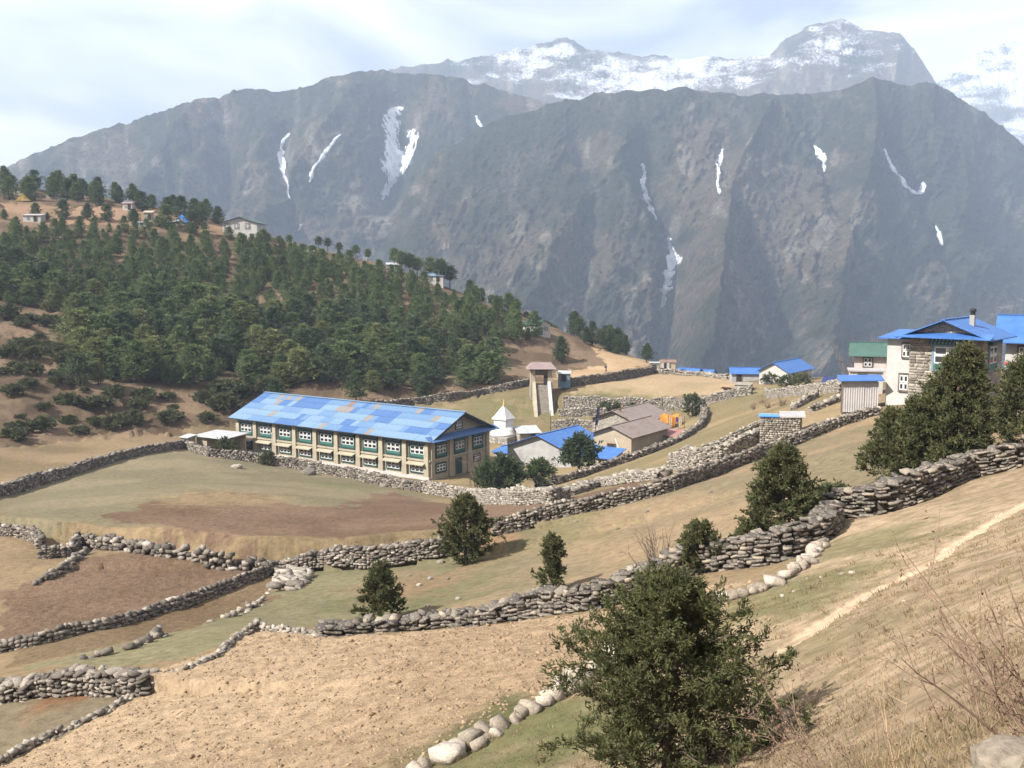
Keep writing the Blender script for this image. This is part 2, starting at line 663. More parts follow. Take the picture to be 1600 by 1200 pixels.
M['grey_wall'] = mat_noise('grey_plaster', (0.22, 0.215, 0.21), (0.29, 0.285, 0.275), 0.7, bump=0.2)
M['tan_wall'] = mat_noise('tan_plaster', (0.25, 0.205, 0.15), (0.31, 0.26, 0.19), 0.7, bump=0.2)
M['plinth'] = mat_noise('pink_plinth', (0.34, 0.29, 0.27), (0.42, 0.37, 0.345), 1.1, bump=0.2)
M['green_paint'] = mat_noise('green_paint', (0.028, 0.085, 0.072), (0.04, 0.115, 0.095), 2.0, rough=0.6)
M['dark_green'] = mat_noise('dark_green_paint', (0.012, 0.035, 0.032), (0.02, 0.05, 0.045), 2.0, rough=0.6)
M['white_paint'] = mat_noise('white_paint', (0.38, 0.38, 0.37), (0.46, 0.46, 0.45), 2.0, rough=0.6)
M['blue_grey_paint'] = mat_noise('blue_grey_paint', (0.09, 0.14, 0.18), (0.12, 0.18, 0.23), 2.0, rough=0.6)
M['red_paint'] = mat_noise('red_paint', (0.30, 0.05, 0.04), (0.36, 0.07, 0.05), 2.0, rough=0.6)
M['wood'] = mat_noise('weathered_wood', (0.06, 0.045, 0.035), (0.11, 0.085, 0.065), 4.0, bump=0.3)
M['dark_wood'] = mat_noise('dark_wood', (0.02, 0.017, 0.015), (0.035, 0.03, 0.025), 4.0, bump=0.3)
M['masonry'] = mat_masonry('stone_masonry', (0.20, 0.18, 0.155), (0.36, 0.325, 0.28), (0.13, 0.11, 0.09), 2.6, 2.4)
M['masonry_pale'] = mat_masonry('pale_rubble_masonry', (0.20, 0.185, 0.16), (0.38, 0.35, 0.305), (0.10, 0.088, 0.072), 2.6, 1.6)
M['concrete'] = mat_noise('worn_concrete', (0.17, 0.15, 0.125), (0.24, 0.21, 0.17), 1.2, bump=0.2)
M['tarp_orange'] = mat_noise('orange_tarp', (0.34, 0.115, 0.012), (0.40, 0.15, 0.02), 1.5, rough=0.6)
M['tarp_blue'] = mat_noise('blue_tarp', (0.05, 0.17, 0.52), (0.08, 0.23, 0.6), 1.5, rough=0.5)
M['cloth_cream'] = mat_noise('cream_cloth', (0.34, 0.25, 0.16), (0.40, 0.31, 0.21), 3)
M['cloth_indigo'] = mat_noise('indigo_cloth', (0.05, 0.045, 0.12), (0.08, 0.07, 0.17), 3)
M['cloth_dark'] = mat_noise('dark_clothing', (0.02, 0.02, 0.022), (0.04, 0.037, 0.035), 5)
M['cloth_pink'] = mat_noise('pink_cloth', (0.42, 0.2, 0.2), (0.5, 0.27, 0.25), 5)
M['skin'] = mat_noise('skin', (0.28, 0.16, 0.10), (0.33, 0.19, 0.12), 5)
M['bark'] = mat_noise('bark', (0.05, 0.036, 0.027), (0.11, 0.08, 0.06), 9.0, bump=0.6)
M['twig'] = mat_noise('red_brown_twig', (0.12, 0.078, 0.055), (0.21, 0.145, 0.10), 9.0)
M['straw'] = mat_noise('straw_stalk', (0.26, 0.18, 0.105), (0.34, 0.25, 0.155), 9.0)
M['grey_twig'] = mat_noise('grey_brown_twig', (0.10, 0.075, 0.062), (0.16, 0.125, 0.10), 5.0)
M['glass'] = mat_base('window_glass', 0.12, 0.5)[0]
M['glass'].node_tree.nodes['Principled BSDF'].inputs['Base Color'].default_value = (0.012, 0.014, 0.017, 1)
M['soot'] = mat_noise('sooty_metal', (0.012, 0.012, 0.012), (0.03, 0.03, 0.03), 6, rough=0.6)
M['panel'] = mat_base('solar_panel_glass', 0.2, 0.5)[0]
M['panel'].node_tree.nodes['Principled BSDF'].inputs['Base Color'].default_value = (0.012, 0.025, 0.09, 1)
M['gold'] = mat_noise('gilded_brass', (0.45, 0.3, 0.1), (0.55, 0.38, 0.14), 5, rough=0.4)
M['yellow_wall'] = mat_noise('yellow_plaster', (0.28, 0.195, 0.055), (0.33, 0.24, 0.08), 1.5)

M['stone_dark'] = mat_stone('dark_slab_stone', [(0.0, (0.055, 0.048, 0.043)), (0.5, (0.095, 0.083, 0.073)), (0.85, (0.15, 0.13, 0.11)), (1.0, (0.26, 0.22, 0.17))], lichen=(0.20, 0.18, 0.145))
M['stone_pale'] = mat_stone('pale_boulder_stone', [(0.0, (0.17, 0.145, 0.115)), (0.6, (0.25, 0.215, 0.175)), (1.0, (0.34, 0.30, 0.255))])
M['stone_mid'] = mat_stone('grey_field_stone', [(0.0, (0.075, 0.066, 0.056)), (0.5, (0.135, 0.118, 0.10)), (0.9, (0.22, 0.195, 0.165)), (1.0, (0.30, 0.27, 0.235))])
M['stone_light'] = mat_stone('light_field_stone', [(0.0, (0.12, 0.107, 0.09)), (0.5, (0.20, 0.18, 0.152)), (1.0, (0.31, 0.282, 0.24))])
M['core'] = mat_noise('wall_core_earth', (0.03, 0.025, 0.02), (0.06, 0.05, 0.04), 3.0)
M['core_light'] = mat_noise('wall_core_rubble', (0.10, 0.088, 0.072), (0.15, 0.13, 0.105), 3.0)

M['pine'] = mat_leaf('pine_needles', [(0.0, (0.045, 0.066, 0.026)), (0.5, (0.085, 0.118, 0.044)), (1.0, (0.15, 0.185, 0.07))], 0.6)
M['pine_light'] = mat_leaf('yellow_green_pine_needles', [(0.0, (0.065, 0.08, 0.03)), (0.5, (0.12, 0.14, 0.05)), (1.0, (0.20, 0.21, 0.085))], 0.6)
M['pine_dark'] = mat_leaf('dark_pine_needles', [(0.0, (0.028, 0.044, 0.022)), (0.5, (0.056, 0.080, 0.036)), (1.0, (0.098, 0.122, 0.052))], 0.6)
M['juniper'] = mat_leaf('juniper_scale_leaves', [(0.0, (0.036, 0.044, 0.018)), (0.45, (0.080, 0.088, 0.036)), (0.8, (0.128, 0.128, 0.055)), (1.0, (0.19, 0.165, 0.085))], 2.2, vary=0.6)
M['shrub'] = mat_leaf('shrub_leaves', [(0.0, (0.045, 0.055, 0.026)), (0.5, (0.088, 0.10, 0.046)), (1.0, (0.14, 0.145, 0.072))], 1.0)
M['blade'] = mat_leaf('dry_grass_blades', [(0.0, (0.13, 0.125, 0.06)), (0.35, (0.27, 0.205, 0.115)), (1.0, (0.42, 0.32, 0.20))], 0.5, vary=0.7, transl=0.55)


# ------------------------------------------------------------------ terrain
# zone: object name, label, photo-pixel outline, colour a, colour b, tilled roughness, mottle
GREEN = ((0.118, 0.102, 0.064), (0.148, 0.124, 0.079))
BROWN = ((0.104, 0.069, 0.045), (0.132, 0.089, 0.060))
TAN = ((0.262, 0.188, 0.120), (0.31, 0.228, 0.148))
ZONES = [
    ('hillside', 'brown eroded hillside rising to the wooded ridge', [(-400, 700), (0, 700), (100, 692), (290, 672), (450, 650), (620, 636), (830, 600), (880, 592), (960, 575), (1030, 566), (1060, 545), (900, 470), (700, 400), (400, 330), (0, 230), (-400, 150)],
     (0.074, 0.051, 0.034), (0.128, 0.090, 0.060), 0.35, 0.5),
    ('clearing', 'bare sandy clearing below the ridge trees', [(0, 345), (60, 350), (200, 352), (320, 368), (400, 372), (395, 352), (330, 345), (220, 328), (100, 322), (0, 318)],
     (0.20, 0.13, 0.085), (0.15, 0.10, 0.062), 0.1, 0.4),
    ('meadow', 'grey green grazed field below the long building', [(0, 773), (120, 735), (200, 712), (290, 698), (400, 720), (540, 745), (672, 772), (700, 790), (760, 815), (690, 855), (440, 884), (240, 858), (121, 848), (60, 840), (0, 826)],
     *GREEN, 0.05, 0.5),
    ('ploughed_field', 'brown ploughed field behind the bushy juniper and retaining wall', [(160, 838), (215, 806), (265, 784), (340, 774), (400, 778), (470, 800), (540, 796), (600, 768), (690, 786), (800, 792), (880, 790), (940, 762), (1000, 752), (1035, 760), (960, 786), (900, 798), (830, 814), (770, 832), (690, 855), (560, 876), (440, 884), (300, 868)],
     *BROWN, 0.7, 0.08),
    ('ploughed_field', 'brown ploughed terrace between the earth bank and low stone row', [(0, 925), (60, 905), (130, 878), (240, 868), (330, 877), (425, 894), (347, 925), (269, 951), (173, 981), (60, 1006), (0, 1018)],
     *BROWN, 0.8, 0.08),
    ('ploughed_strip', 'narrow brown tilled strip along the low stone row', [(0, 1022), (60, 1010), (173, 985), (269, 955), (347, 929), (425, 896), (455, 897), (416, 938), (334, 970), (243, 998), (130, 1030), (60, 1050), (0, 1055)],
     (0.105, 0.072, 0.042), (0.125, 0.09, 0.054), 0.6, 0.3),
    ('grass_terrace', 'green grass strip between stone rows and junipers', [(40, 1060), (130, 1031), (243, 999), (334, 971), (416, 939), (460, 898), (560, 884), (690, 864), (770, 838), (800, 850), (700, 900), (640, 960), (520, 985), (400, 980), (345, 1022), (225, 1060), (130, 1070)],
     (0.10, 0.092, 0.052), (0.13, 0.115, 0.068), 0.05, 0.4),
    ('slope', 'tan and green grass slope between the two dry stone walls', [(520, 986), (640, 962), (700, 902), (800, 850), (770, 838), (900, 803), (1050, 767), (1200, 713), (1370, 650), (1420, 740), (1300, 800), (1220, 870), (1090, 888), (1000, 925), (850, 955), (700, 974)],
     (0.125, 0.102, 0.063), (0.178, 0.13, 0.08), 0.08, 0.5),
    ('tilled_field', 'pale tan tilled field in front of the low stone wall', [(505, 995), (700, 984), (850, 968), (940, 958), (1010, 940), (1090, 905), (1200, 912), (1100, 970), (1000, 1022), (900, 1076), (780, 1141), (680, 1196), (600, 1240), (300, 1300), (-300, 1320), (0, 1197), (130, 1130), (217, 1086), (290, 1046), (345, 1026), (382, 990), (400, 983)],
     *TAN, 1.0, 0.35),
    ('grass_corner', 'grey brown turf patch beneath the ruined wall', [(-200, 1100), (0, 1092), (120, 1080), (217, 1085), (130, 1130), (0, 1196), (-200, 1290)],
     (0.095, 0.078, 0.05), (0.125, 0.10, 0.066), 0.15, 0.5),
    ('hill_turf', 'dry tan and green turf slope around the foreground juniper', [(1290, 850), (1200, 920), (1100, 970), (1000, 1022), (900, 1076), (780, 1141), (680, 1196), (600, 1260), (700, 1600), (1700, 1600), (1900, 900), (1750, 700), (1600, 731), (1510, 752), (1417, 792), (1300, 818)],
     (0.205, 0.152, 0.100), (0.25, 0.187, 0.124), 0.15, 1.0),
    ('footpath', 'narrow bare footpath crossing the dry turf slope', [(1205, 1022), (1300, 964), (1400, 909), (1500, 853), (1620, 783), (1620, 772), (1500, 842), (1400, 897), (1300, 951), (1205, 1006)],
     (0.32, 0.235, 0.158), (0.36, 0.27, 0.185), 0.1, 0.1),
    ('upper_field', 'dry straw coloured upper field behind the retaining wall', [(885, 610), (1000, 590), (1030, 584), (1130, 590), (1165, 600), (1140, 618), (1075, 622), (960, 622), (885, 622)],
     (0.25, 0.185, 0.112), (0.21, 0.16, 0.095), 0.05, 0.3),
    ('dirt_road', 'pale sandy road leading past the gatehouse to the spur', [(865, 596), (940, 585), (1000, 574), (1030, 570), (1010, 563), (960, 556), (905, 527), (890, 524), (935, 556), (945, 569), (890, 580), (868, 584)],
     (0.26, 0.18, 0.105), (0.30, 0.215, 0.13), 0.05, 0.2),
    ('valley_floor', 'dry grass ground inside and around the walled compound', [(672, 774), (800, 790), (870, 782), (1000, 750), (1050, 764), (1200, 710), (1370, 646), (1380, 625), (1300, 600), (1170, 598), (1130, 622), (1075, 640), (880, 634), (840, 602), (620, 640), (290, 695), (400, 718), (540, 743)],
     (0.125, 0.10, 0.054), (0.19, 0.142, 0.082), 0.08, 0.6),
]
ZP = [plan(z[2]) for z in ZONES]
# outlines that leave the frame are traced out by hand in plan
ZP[0] = np.concatenate([plan(ZONES[0][2][1:10]), np.array([[60, 290], [0, 420], [-120, 480], [-320, 480], [-260, 250], [-130, 150]])])
k_ = [z[0] for z in ZONES].index('hill_turf')
ZP[k_] = np.concatenate([plan(ZONES[k_][2][:7]), np.array([[-3.0, 14], [-5, 5], [-8, -7], [30, -7], [46, 30], [30, 42]]), plan(ZONES[k_][2][12:])])
k2_ = [z[0] for z in ZONES].index('tilled_field')
ZP[k2_] = np.concatenate([plan(ZONES[k2_][2][:12]), np.array([[-3.2, 14], [-14, 17], [-26, 27]]), plan(ZONES[k2_][2][15:])])
k3_ = [z[0] for z in ZONES].index('grass_corner')
ZP[k3_] = np.concatenate([plan(ZONES[k3_][2][1:6]), np.array([[-26, 28], [-30, 36]])])
k4_ = [z[0] for z in ZONES].index('clearing')

ss = np.concatenate([np.linspace(-1.25, -0.58, 40)[:-1], np.linspace(-0.58, 0.58, 580), np.linspace(0.58, 1.25, 40)[1:]])
yy = np.concatenate([np.linspace(-7, 3, 20)[:-1], np.linspace(3, 14, 60)[:-1], np.linspace(14, 48, 230)[:-1], np.geomspace(48, 165, 150)[:-1],
                     np.geomspace(165, 360, 130)[:-1], np.geomspace(360, 1500, 24)])
nx, ny = len(ss), len(yy)
GX = ss[None, :] * (yy[:, None] + OFF)
GY = np.repeat(yy[:, None], nx, 1)
GZ = ground_h(GX, GY)
jit = 1.2 * np.clip(GY / 60, 0.25, 1.6)
WX = GX + (fbm(GX * 0.45, GY * 0.45, 3, 3) - 0.5) * 2.2 * jit
WY = GY + (fbm(GX * 0.45, GY * 0.45, 3, 11) - 0.5) * 3.0 * jit
zid = np.zeros(GX.shape, int)                      # 0 = ground, k = zone k-1
colr = np.zeros(GX.shape + (3,))
n_big = sstep(0.35, 0.65, fbm(GX * 0.11, GY * 0.11, 4, 21))[..., None]
colr[:] = (1 - n_big) * np.array((0.12, 0.09, 0.052)) + n_big * np.array((0.165, 0.12, 0.072))
till = np.full(GX.shape, 0.2)
mott = np.full(GX.shape, 0.5)
for k, z in enumerate(ZONES):
    p = ZP[k]
    m = inpoly(WX, WY, p)
    c = (1 - n_big) * np.array(z[3]) + n_big * np.array(z[4])
    colr[m] = c[m]
    zid[m] = k + 1
    till[m] = z[5]
    mott[m] = z[6]
# green patches where the photograph shows grass coming through
for (u, v, rad, g) in [(760, 1170, 3.0, 0.8), (900, 1150, 2.6, 0.8), (1230, 930, 2.6, 0.75), (1350, 850, 2.6, 0.6), (1290, 1000, 2.0, 0.3), (850, 840, 6, 0.35), (650, 930, 5, 0.5), (760, 640, 9, 0.6),
                       (840, 640, 6, 0.5), (950, 630, 8, 0.6), (540, 760, 6, 0.5), (1240, 605, 9, 0.5)]:
    q = P0(u, v)
    d = np.hypot(GX - q[0], (GY - q[1]) * 0.8) / rad + (fbm(GX * 0.6, GY * 0.6, 3, 5) - 0.5) * 1.2
    w = (1 - sstep(0.4, 1.1, d))[..., None] * g
    colr = colr * (1 - w) + np.array((0.075, 0.080, 0.034)) * w
for (u, v, rad, c) in [(85, 1098, 1.2, (0.13, 0.06, 0.03)), (350, 785, 7, (0.20, 0.15, 0.085)), (640, 915, 4, (0.15, 0.10, 0.062)), (760, 860, 2.5, (0.19, 0.11, 0.065))]:
    q = P0(u, v)
    d = np.hypot(GX - q[0], (GY - q[1]) * 0.7) / rad + (fbm(GX * 0.8, GY * 0.8, 3, 9) - 0.5) * 1.1
    w = (1 - sstep(0.3, 1.1, d))[..., None] * 0.75
    colr = colr * (1 - w) + np.array(c) * w
# relief: clods of the tilled land, humps of the pasture, eroded hillside
GZ = GZ + (fbm(GX * 0.35, GY * 0.35, 4, 31) - 0.5) * 0.25 * sstep(3, 12, np.abs(GY) + np.abs(GX))
GZ = GZ + till * (ridged(GX * 2.6, GY * 2.6, 3, 41) - 0.55) * 0.13 * (GY < 110)
hill = (zid == 1)
GZ = GZ + np.where(hill, (ridged(GX * 0.06, GY * 0.11, 4, 51) - 0.6) * 2.6, 0)
# terraced lines on the lower hillside
band = np.abs(((GZ * 0.42 + fbm(GX * 0.04, GY * 0.04, 3, 61) * 2.2) % 1.0) - 0.5)
GZ = GZ - np.where(hill & (GY < 260), sstep(0.36, 0.5, band) * 0.55, 0)
path = zid == [z[0] for z in ZONES].index('footpath') + 1
GZ = GZ - path * 0.05
verts = np.stack([GX, GY, GZ], -1).reshape(-1, 3)
I = np.arange(nx * ny).reshape(ny, nx)
quads = np.stack([I[:-1, :-1], I[:-1, 1:], I[1:, 1:], I[1:, :-1]], -1).reshape(-1, 4)
fz = zid[:-1, :-1].reshape(-1)


def mat_ground():
    m, t, b = mat_base('earth_and_turf', 0.97, 0.05)
    at_ = N(t, 'ShaderNodeAttribute', attribute_name='soil')
    am = N(t, 'ShaderNodeAttribute', attribute_name='mix')
    co = N(t, 'ShaderNodeTexCoord')
    sep = N(t, 'ShaderNodeSeparateColor')
    LK(t, am.outputs['Color'], sep.inputs[0])
    # fine grain
    n1 = N(t, 'ShaderNodeTexNoise', i_Scale=2.4, i_Detail=10.0, i_Roughness=0.76)
    LK(t, co.outputs['Object'], n1.inputs[0])
    r1 = ramp(t, [(0.28, (0.50, 0.48, 0.46)), (0.5, (1, 1, 1)), (0.74, (1.38, 1.36, 1.34))])
    LK(t, n1.outputs[0], r1.inputs[0])
    mx = N(t, 'ShaderNodeMix', data_type='RGBA', blend_type='MULTIPLY')
    mx.inputs[0].default_value = 1.0
    LK(t, at_.outputs['Color'], mx.inputs[6])
    LK(t, r1.outputs[0], mx.inputs[7])
    # mottle of green and dead grass, stretched along the contour
    mpn = N(t, 'ShaderNodeMapping')
    mpn.inputs['Scale'].default_value = (0.9, 1.7, 1.0)
    mpn.inputs['Rotation'].default_value = (0, 0, 0.5)
    LK(t, co.outputs['Object'], mpn.inputs[0])
    n2 = N(t, 'ShaderNodeTexNoise', i_Scale=1.3, i_Detail=8.0, i_Roughness=0.68)
    LK(t, mpn.outputs[0], n2.inputs[0])
    r2 = ramp(t, [(0.47, (0, 0, 0)), (0.62, (1, 1, 1))])
    LK(t, n2.outputs[0], r2.inputs[0])
    mm = N(t, 'ShaderNodeMath', operation='MULTIPLY')
    LK(t, r2.outputs[0], mm.inputs[0])
    LK(t, sep.outputs[1], mm.inputs[1])
    mk = N(t, 'ShaderNodeMath', operation='MULTIPLY', i_1=0.62)
    LK(t, mm.outputs[0], mk.inputs[0])
    mx2 = N(t, 'ShaderNodeMix', data_type='RGBA')
    LK(t, mk.outputs[0], mx2.inputs[0])
    LK(t, mx.outputs[2], mx2.inputs[6])
    mx2.inputs[7].default_value = (0.098, 0.082, 0.042, 1)
    LK(t, mx2.outputs[2], b.inputs['Base Color'])
    n3 = N(t, 'ShaderNodeTexNoise', i_Scale=3.4, i_Detail=8.0, i_Roughness=0.72)
    LK(t, co.outputs['Object'], n3.inputs[0])
    ad = N(t, 'ShaderNodeMath', operation='MULTIPLY_ADD', i_1=0.16, i_2=0.05)
    LK(t, sep.outputs[0], ad.inputs[0])
    bp = N(t, 'ShaderNodeBump', i_Strength=1.0)
    LK(t, ad.outputs[0], bp.inputs['Distance'])
    LK(t, n3.outputs[0], bp.inputs['Height'])
    LK(t, bp.outputs[0], b.inputs['Normal'])
    return m


M['ground'] = mat_ground()
colf = np.concatenate([colr.reshape(-1, 3), np.ones((nx * ny, 1))], 1).astype(np.float32)
mixf = np.stack([till, mott, np.zeros_like(till), np.ones_like(till)], -1).reshape(-1, 4).astype(np.float32)
gnames = [('ground', 'dry earth and turf ground of the valley side')] + [(z[0], z[1]) for z in ZONES]
for k, (nm, lb) in enumerate(gnames):
    f = quads[fz == k]
    if len(f) == 0:
        continue
    used, inv = np.unique(f, return_inverse=True)
    me = npmesh(nm, verts[used], inv.reshape(-1, 4), smooth=True)
    ca = me.attributes.new('soil', 'FLOAT_COLOR', 'POINT')
    ca.data.foreach_set('color', colf[used].ravel())
    cb = me.attributes.new('mix', 'FLOAT_COLOR', 'POINT')
    cb.data.foreach_set('color', mixf[used].ravel())
    tag(obj(nm, me, M['ground']), lb, nm.replace('_', ' '), kind='structure')


_yi = yy
_grid = GZ


def gzf(x, y):
    """height of the finished ground mesh (bilinear on its own grid)"""
    x = np.asarray(x, float)
    y = np.asarray(y, float)
    j = np.clip(np.searchsorted(yy, y) - 1, 0, ny - 2)
    s = x / (y + OFF)
    i = np.clip(np.searchsorted(ss, s) - 1, 0, nx - 2)
    fy = np.clip((y - yy[j]) / (yy[j + 1] - yy[j]), 0, 1)
    fx = np.clip((s - ss[i]) / (ss[i + 1] - ss[i]), 0, 1)
    return (GZ[j, i] * (1 - fx) + GZ[j, i + 1] * fx) * (1 - fy) + (GZ[j + 1, i] * (1 - fx) + GZ[j + 1, i + 1] * fx) * fy


Pg = make_P(gzf)


def G(u, v):
    return Vector(Pg(u, v))


def gpt(x, y, dz=0.0):
    return Vector((x, y, float(gzf(x, y)) + dz))


# ------------------------------------------------------------------ mountains
def line_px_dist(U, V, line):
    d, s = seg_dist(U, V, line)
    return d, s


def mountain(name, label, crest, foot, u0, u1, nc, nr, prof, A, fs, ft, seed, spurs=(), gullies=(), back=0.7, snow=0.0, snow_v=(0, 0), forest=0.5, rockc=1.0, ft_crest=0.25, bias=(), snow_mid=None):
    us = np.linspace(u0, u1, nc)
    cu = np.array(crest, float)
    fu = np.array(foot, float)
    cv = np.interp(us, cu[:, 0], cu[:, 1]) + (fbm(us * 0.05, us * 0 + seed, 4, seed) - 0.5) * 10 + (ridged(us * 0.035, us * 0 + seed + 0.5, 4, seed + 2) - 0.55) * -9
    cY = np.interp(us, cu[:, 0], cu[:, 2])
    fv = np.interp(us, fu[:, 0], fu[:, 1])
    fY = np.interp(us, fu[:, 0], fu[:, 2])

    def zat(v, Y):
        dy = (600 - v) / 1600
        return Y * (-SP_ + dy * CP_) / (CP_ + dy * SP_)
    sx = (us - 800) / 1600 / (CP_ + (600 - cv) / 1600 * SP_)
    cZ = zat(cv, cY)
    fZ = zat(fv, fY)
    tt = np.concatenate([np.linspace(0, 1, nr), np.linspace(1, 1.7, nr // 4)[1:]])
    T = np.repeat(tt[:, None], nc, 1)
    S = np.repeat(sx[None], len(tt), 0)
    tc_ = np.minimum(T, 1)
    Y = fY + (cY - fY) * T
    Z = fZ + (cZ - fZ) * tc_ ** prof
    Z = Z - np.maximum(T - 1, 0) * (cY - fY) * back
    # pixel of the undisturbed surface
    elev = Z / Y
    V = 600 - 1600 * (elev * CP_ + SP_) / (CP_ - elev * SP_)
    U = 800 + S * 1600 * (CP_ + (600 - V) / 1600 * SP_)
    env = (1 - ft_crest) * np.clip(1 - T, 0, 1) ** 0.5 + ft_crest
    env = env * np.where(T > 1, 1.0, 1.0)
    wu = U / 1600 + (fbm(U * 0.006, V * 0.006, 3, seed + 3) - 0.5) * 0.10
    wv = V / 1600
    rd = ridged(wu * fs, wv * ft, 5, seed + 5, 0.5) - 0.55
    rd2 = ridged((wu + wv * 0.5) * fs * 3.1, (wv - wu * 0.2) * ft * 4, 4, seed + 9, 0.6) - 0.5
    rd3 = fbm(U * 0.09, V * 0.09, 3, seed + 12) - 0.5
    rd4 = ridged(U * 0.045 + V * 0.02, V * 0.03 - U * 0.012, 4, seed + 15, 0.6) - 0.5
    D = A * (rd + 0.26 * rd2 + 0.14 * rd3 + 0.22 * rd4) * env
    for ln, w, h in spurs:
        d, s = line_px_dist(U, V, ln)
        D = D + 1.6 * h * np.exp(-d / w) * np.clip(1.15 - T, 0, 1) ** 0.35
    gul = np.zeros_like(D)
    for ln, w, h in gullies:
        d, s = line_px_dist(U, V, ln)
        g = np.exp(-(d / w) ** 2)
        gul = np.maximum(gul, g)
        D = D - 1.7 * h * g * np.clip(1.1 - T, 0, 1) ** 0.3
    Y2 = Y - D * 0.85
    Z2 = Z + D * 0.35 * np.clip(1 - T, 0, 1) ** 0.5
    X2 = S * Y
    vs = np.stack([X2, Y2, Z2], -1)
    n = len(tt)
    idx = np.arange(n * nc).reshape(n, nc)
    q = np.stack([idx[:-1, :-1], idx[:-1, 1:], idx[1:, 1:], idx[1:, :-1]], -1).reshape(-1, 4)
    me = npmesh(name, vs.reshape(-1, 3), q, smooth=True)
    # cover of the slopes: forest, brown grass, bare rock, snow
    nb = fbm(U * 0.012, V * 0.012, 4, seed + 20)
    ns = fbm(U * 0.05, V * 0.05, 4, seed + 23)
    bs = np.zeros_like(U)
    for (bu, bv, ru, rv, amt) in bias:
        bs = bs + amt * np.exp(-((U - bu) / ru) ** 2 - ((V - bv) / rv) ** 2)
    fo = sstep(0.42, 0.60, nb * 0.6 + ns * 0.30 + (rd < 0) * 0.10 + forest * 0.12 + bs)
    brown = np.array((0.102, 0.083, 0.058))
    green = np.array((0.036, 0.042, 0.026))
    c = brown * (1 - fo[..., None]) + green * fo[..., None]
    rk = sstep(0.60, 0.72, fbm(U * 0.06 + 9, V * 0.022, 4, seed + 27)) * rockc * (1 - fo * 0.7)
    c = c * (1 - rk[..., None] * 0.6) + np.array((0.23, 0.21, 0.18)) * rk[..., None] * 0.6
    sn = np.zeros_like(D)
    if snow > 0:
        hgt = sstep(snow_v[1], snow_v[0], V)
        if snow_mid:
            hgt = 0.15 + 0.75 * np.exp(-((V - snow_mid[1]) / 42) ** 2 - ((U - snow_mid[0]) / 190) ** 2) + 0.28 * np.exp(-((V - 75) / 40) ** 2 - ((U - 1310) / 110) ** 2)
            hgt = hgt * sstep(180, 140, V)
        nz = fbm(U * 0.018, V * 0.05, 4, seed + 30, 0.6)
        st = ridged(wu * fs * 2.2, wv * ft * 2.0, 3, seed + 5)
        sn = (0.33 + 0.26 * np.clip((nz - 0.42) * 2.2 + (0.62 - st) * 0.8 + (hgt - 0.02) * 0.80 * snow, 0, 1)) * sstep(0.0, 0.25, hgt)
    mk = np.stack([sn, fo, rk, np.ones_like(sn)], -1)
    ca = me.attributes.new('soil', 'FLOAT_COLOR', 'POINT')
    ca.data.foreach_set('color', np.concatenate([c.reshape(-1, 3), np.ones((c.size // 3, 1))], 1).astype(np.float32).ravel())
    cb = me.attributes.new('mix', 'FLOAT_COLOR', 'POINT')
    cb.data.foreach_set('color', mk.reshape(-1, 4).astype(np.float32).ravel())
    o = obj(name, me, M['mountain'])
    tag(o, label, 'mountain', kind='structure')
    return o, BVHTree.FromPolygons([tuple(p) for p in vs.reshape(-1, 3)], [tuple(f) for f in q]), vs


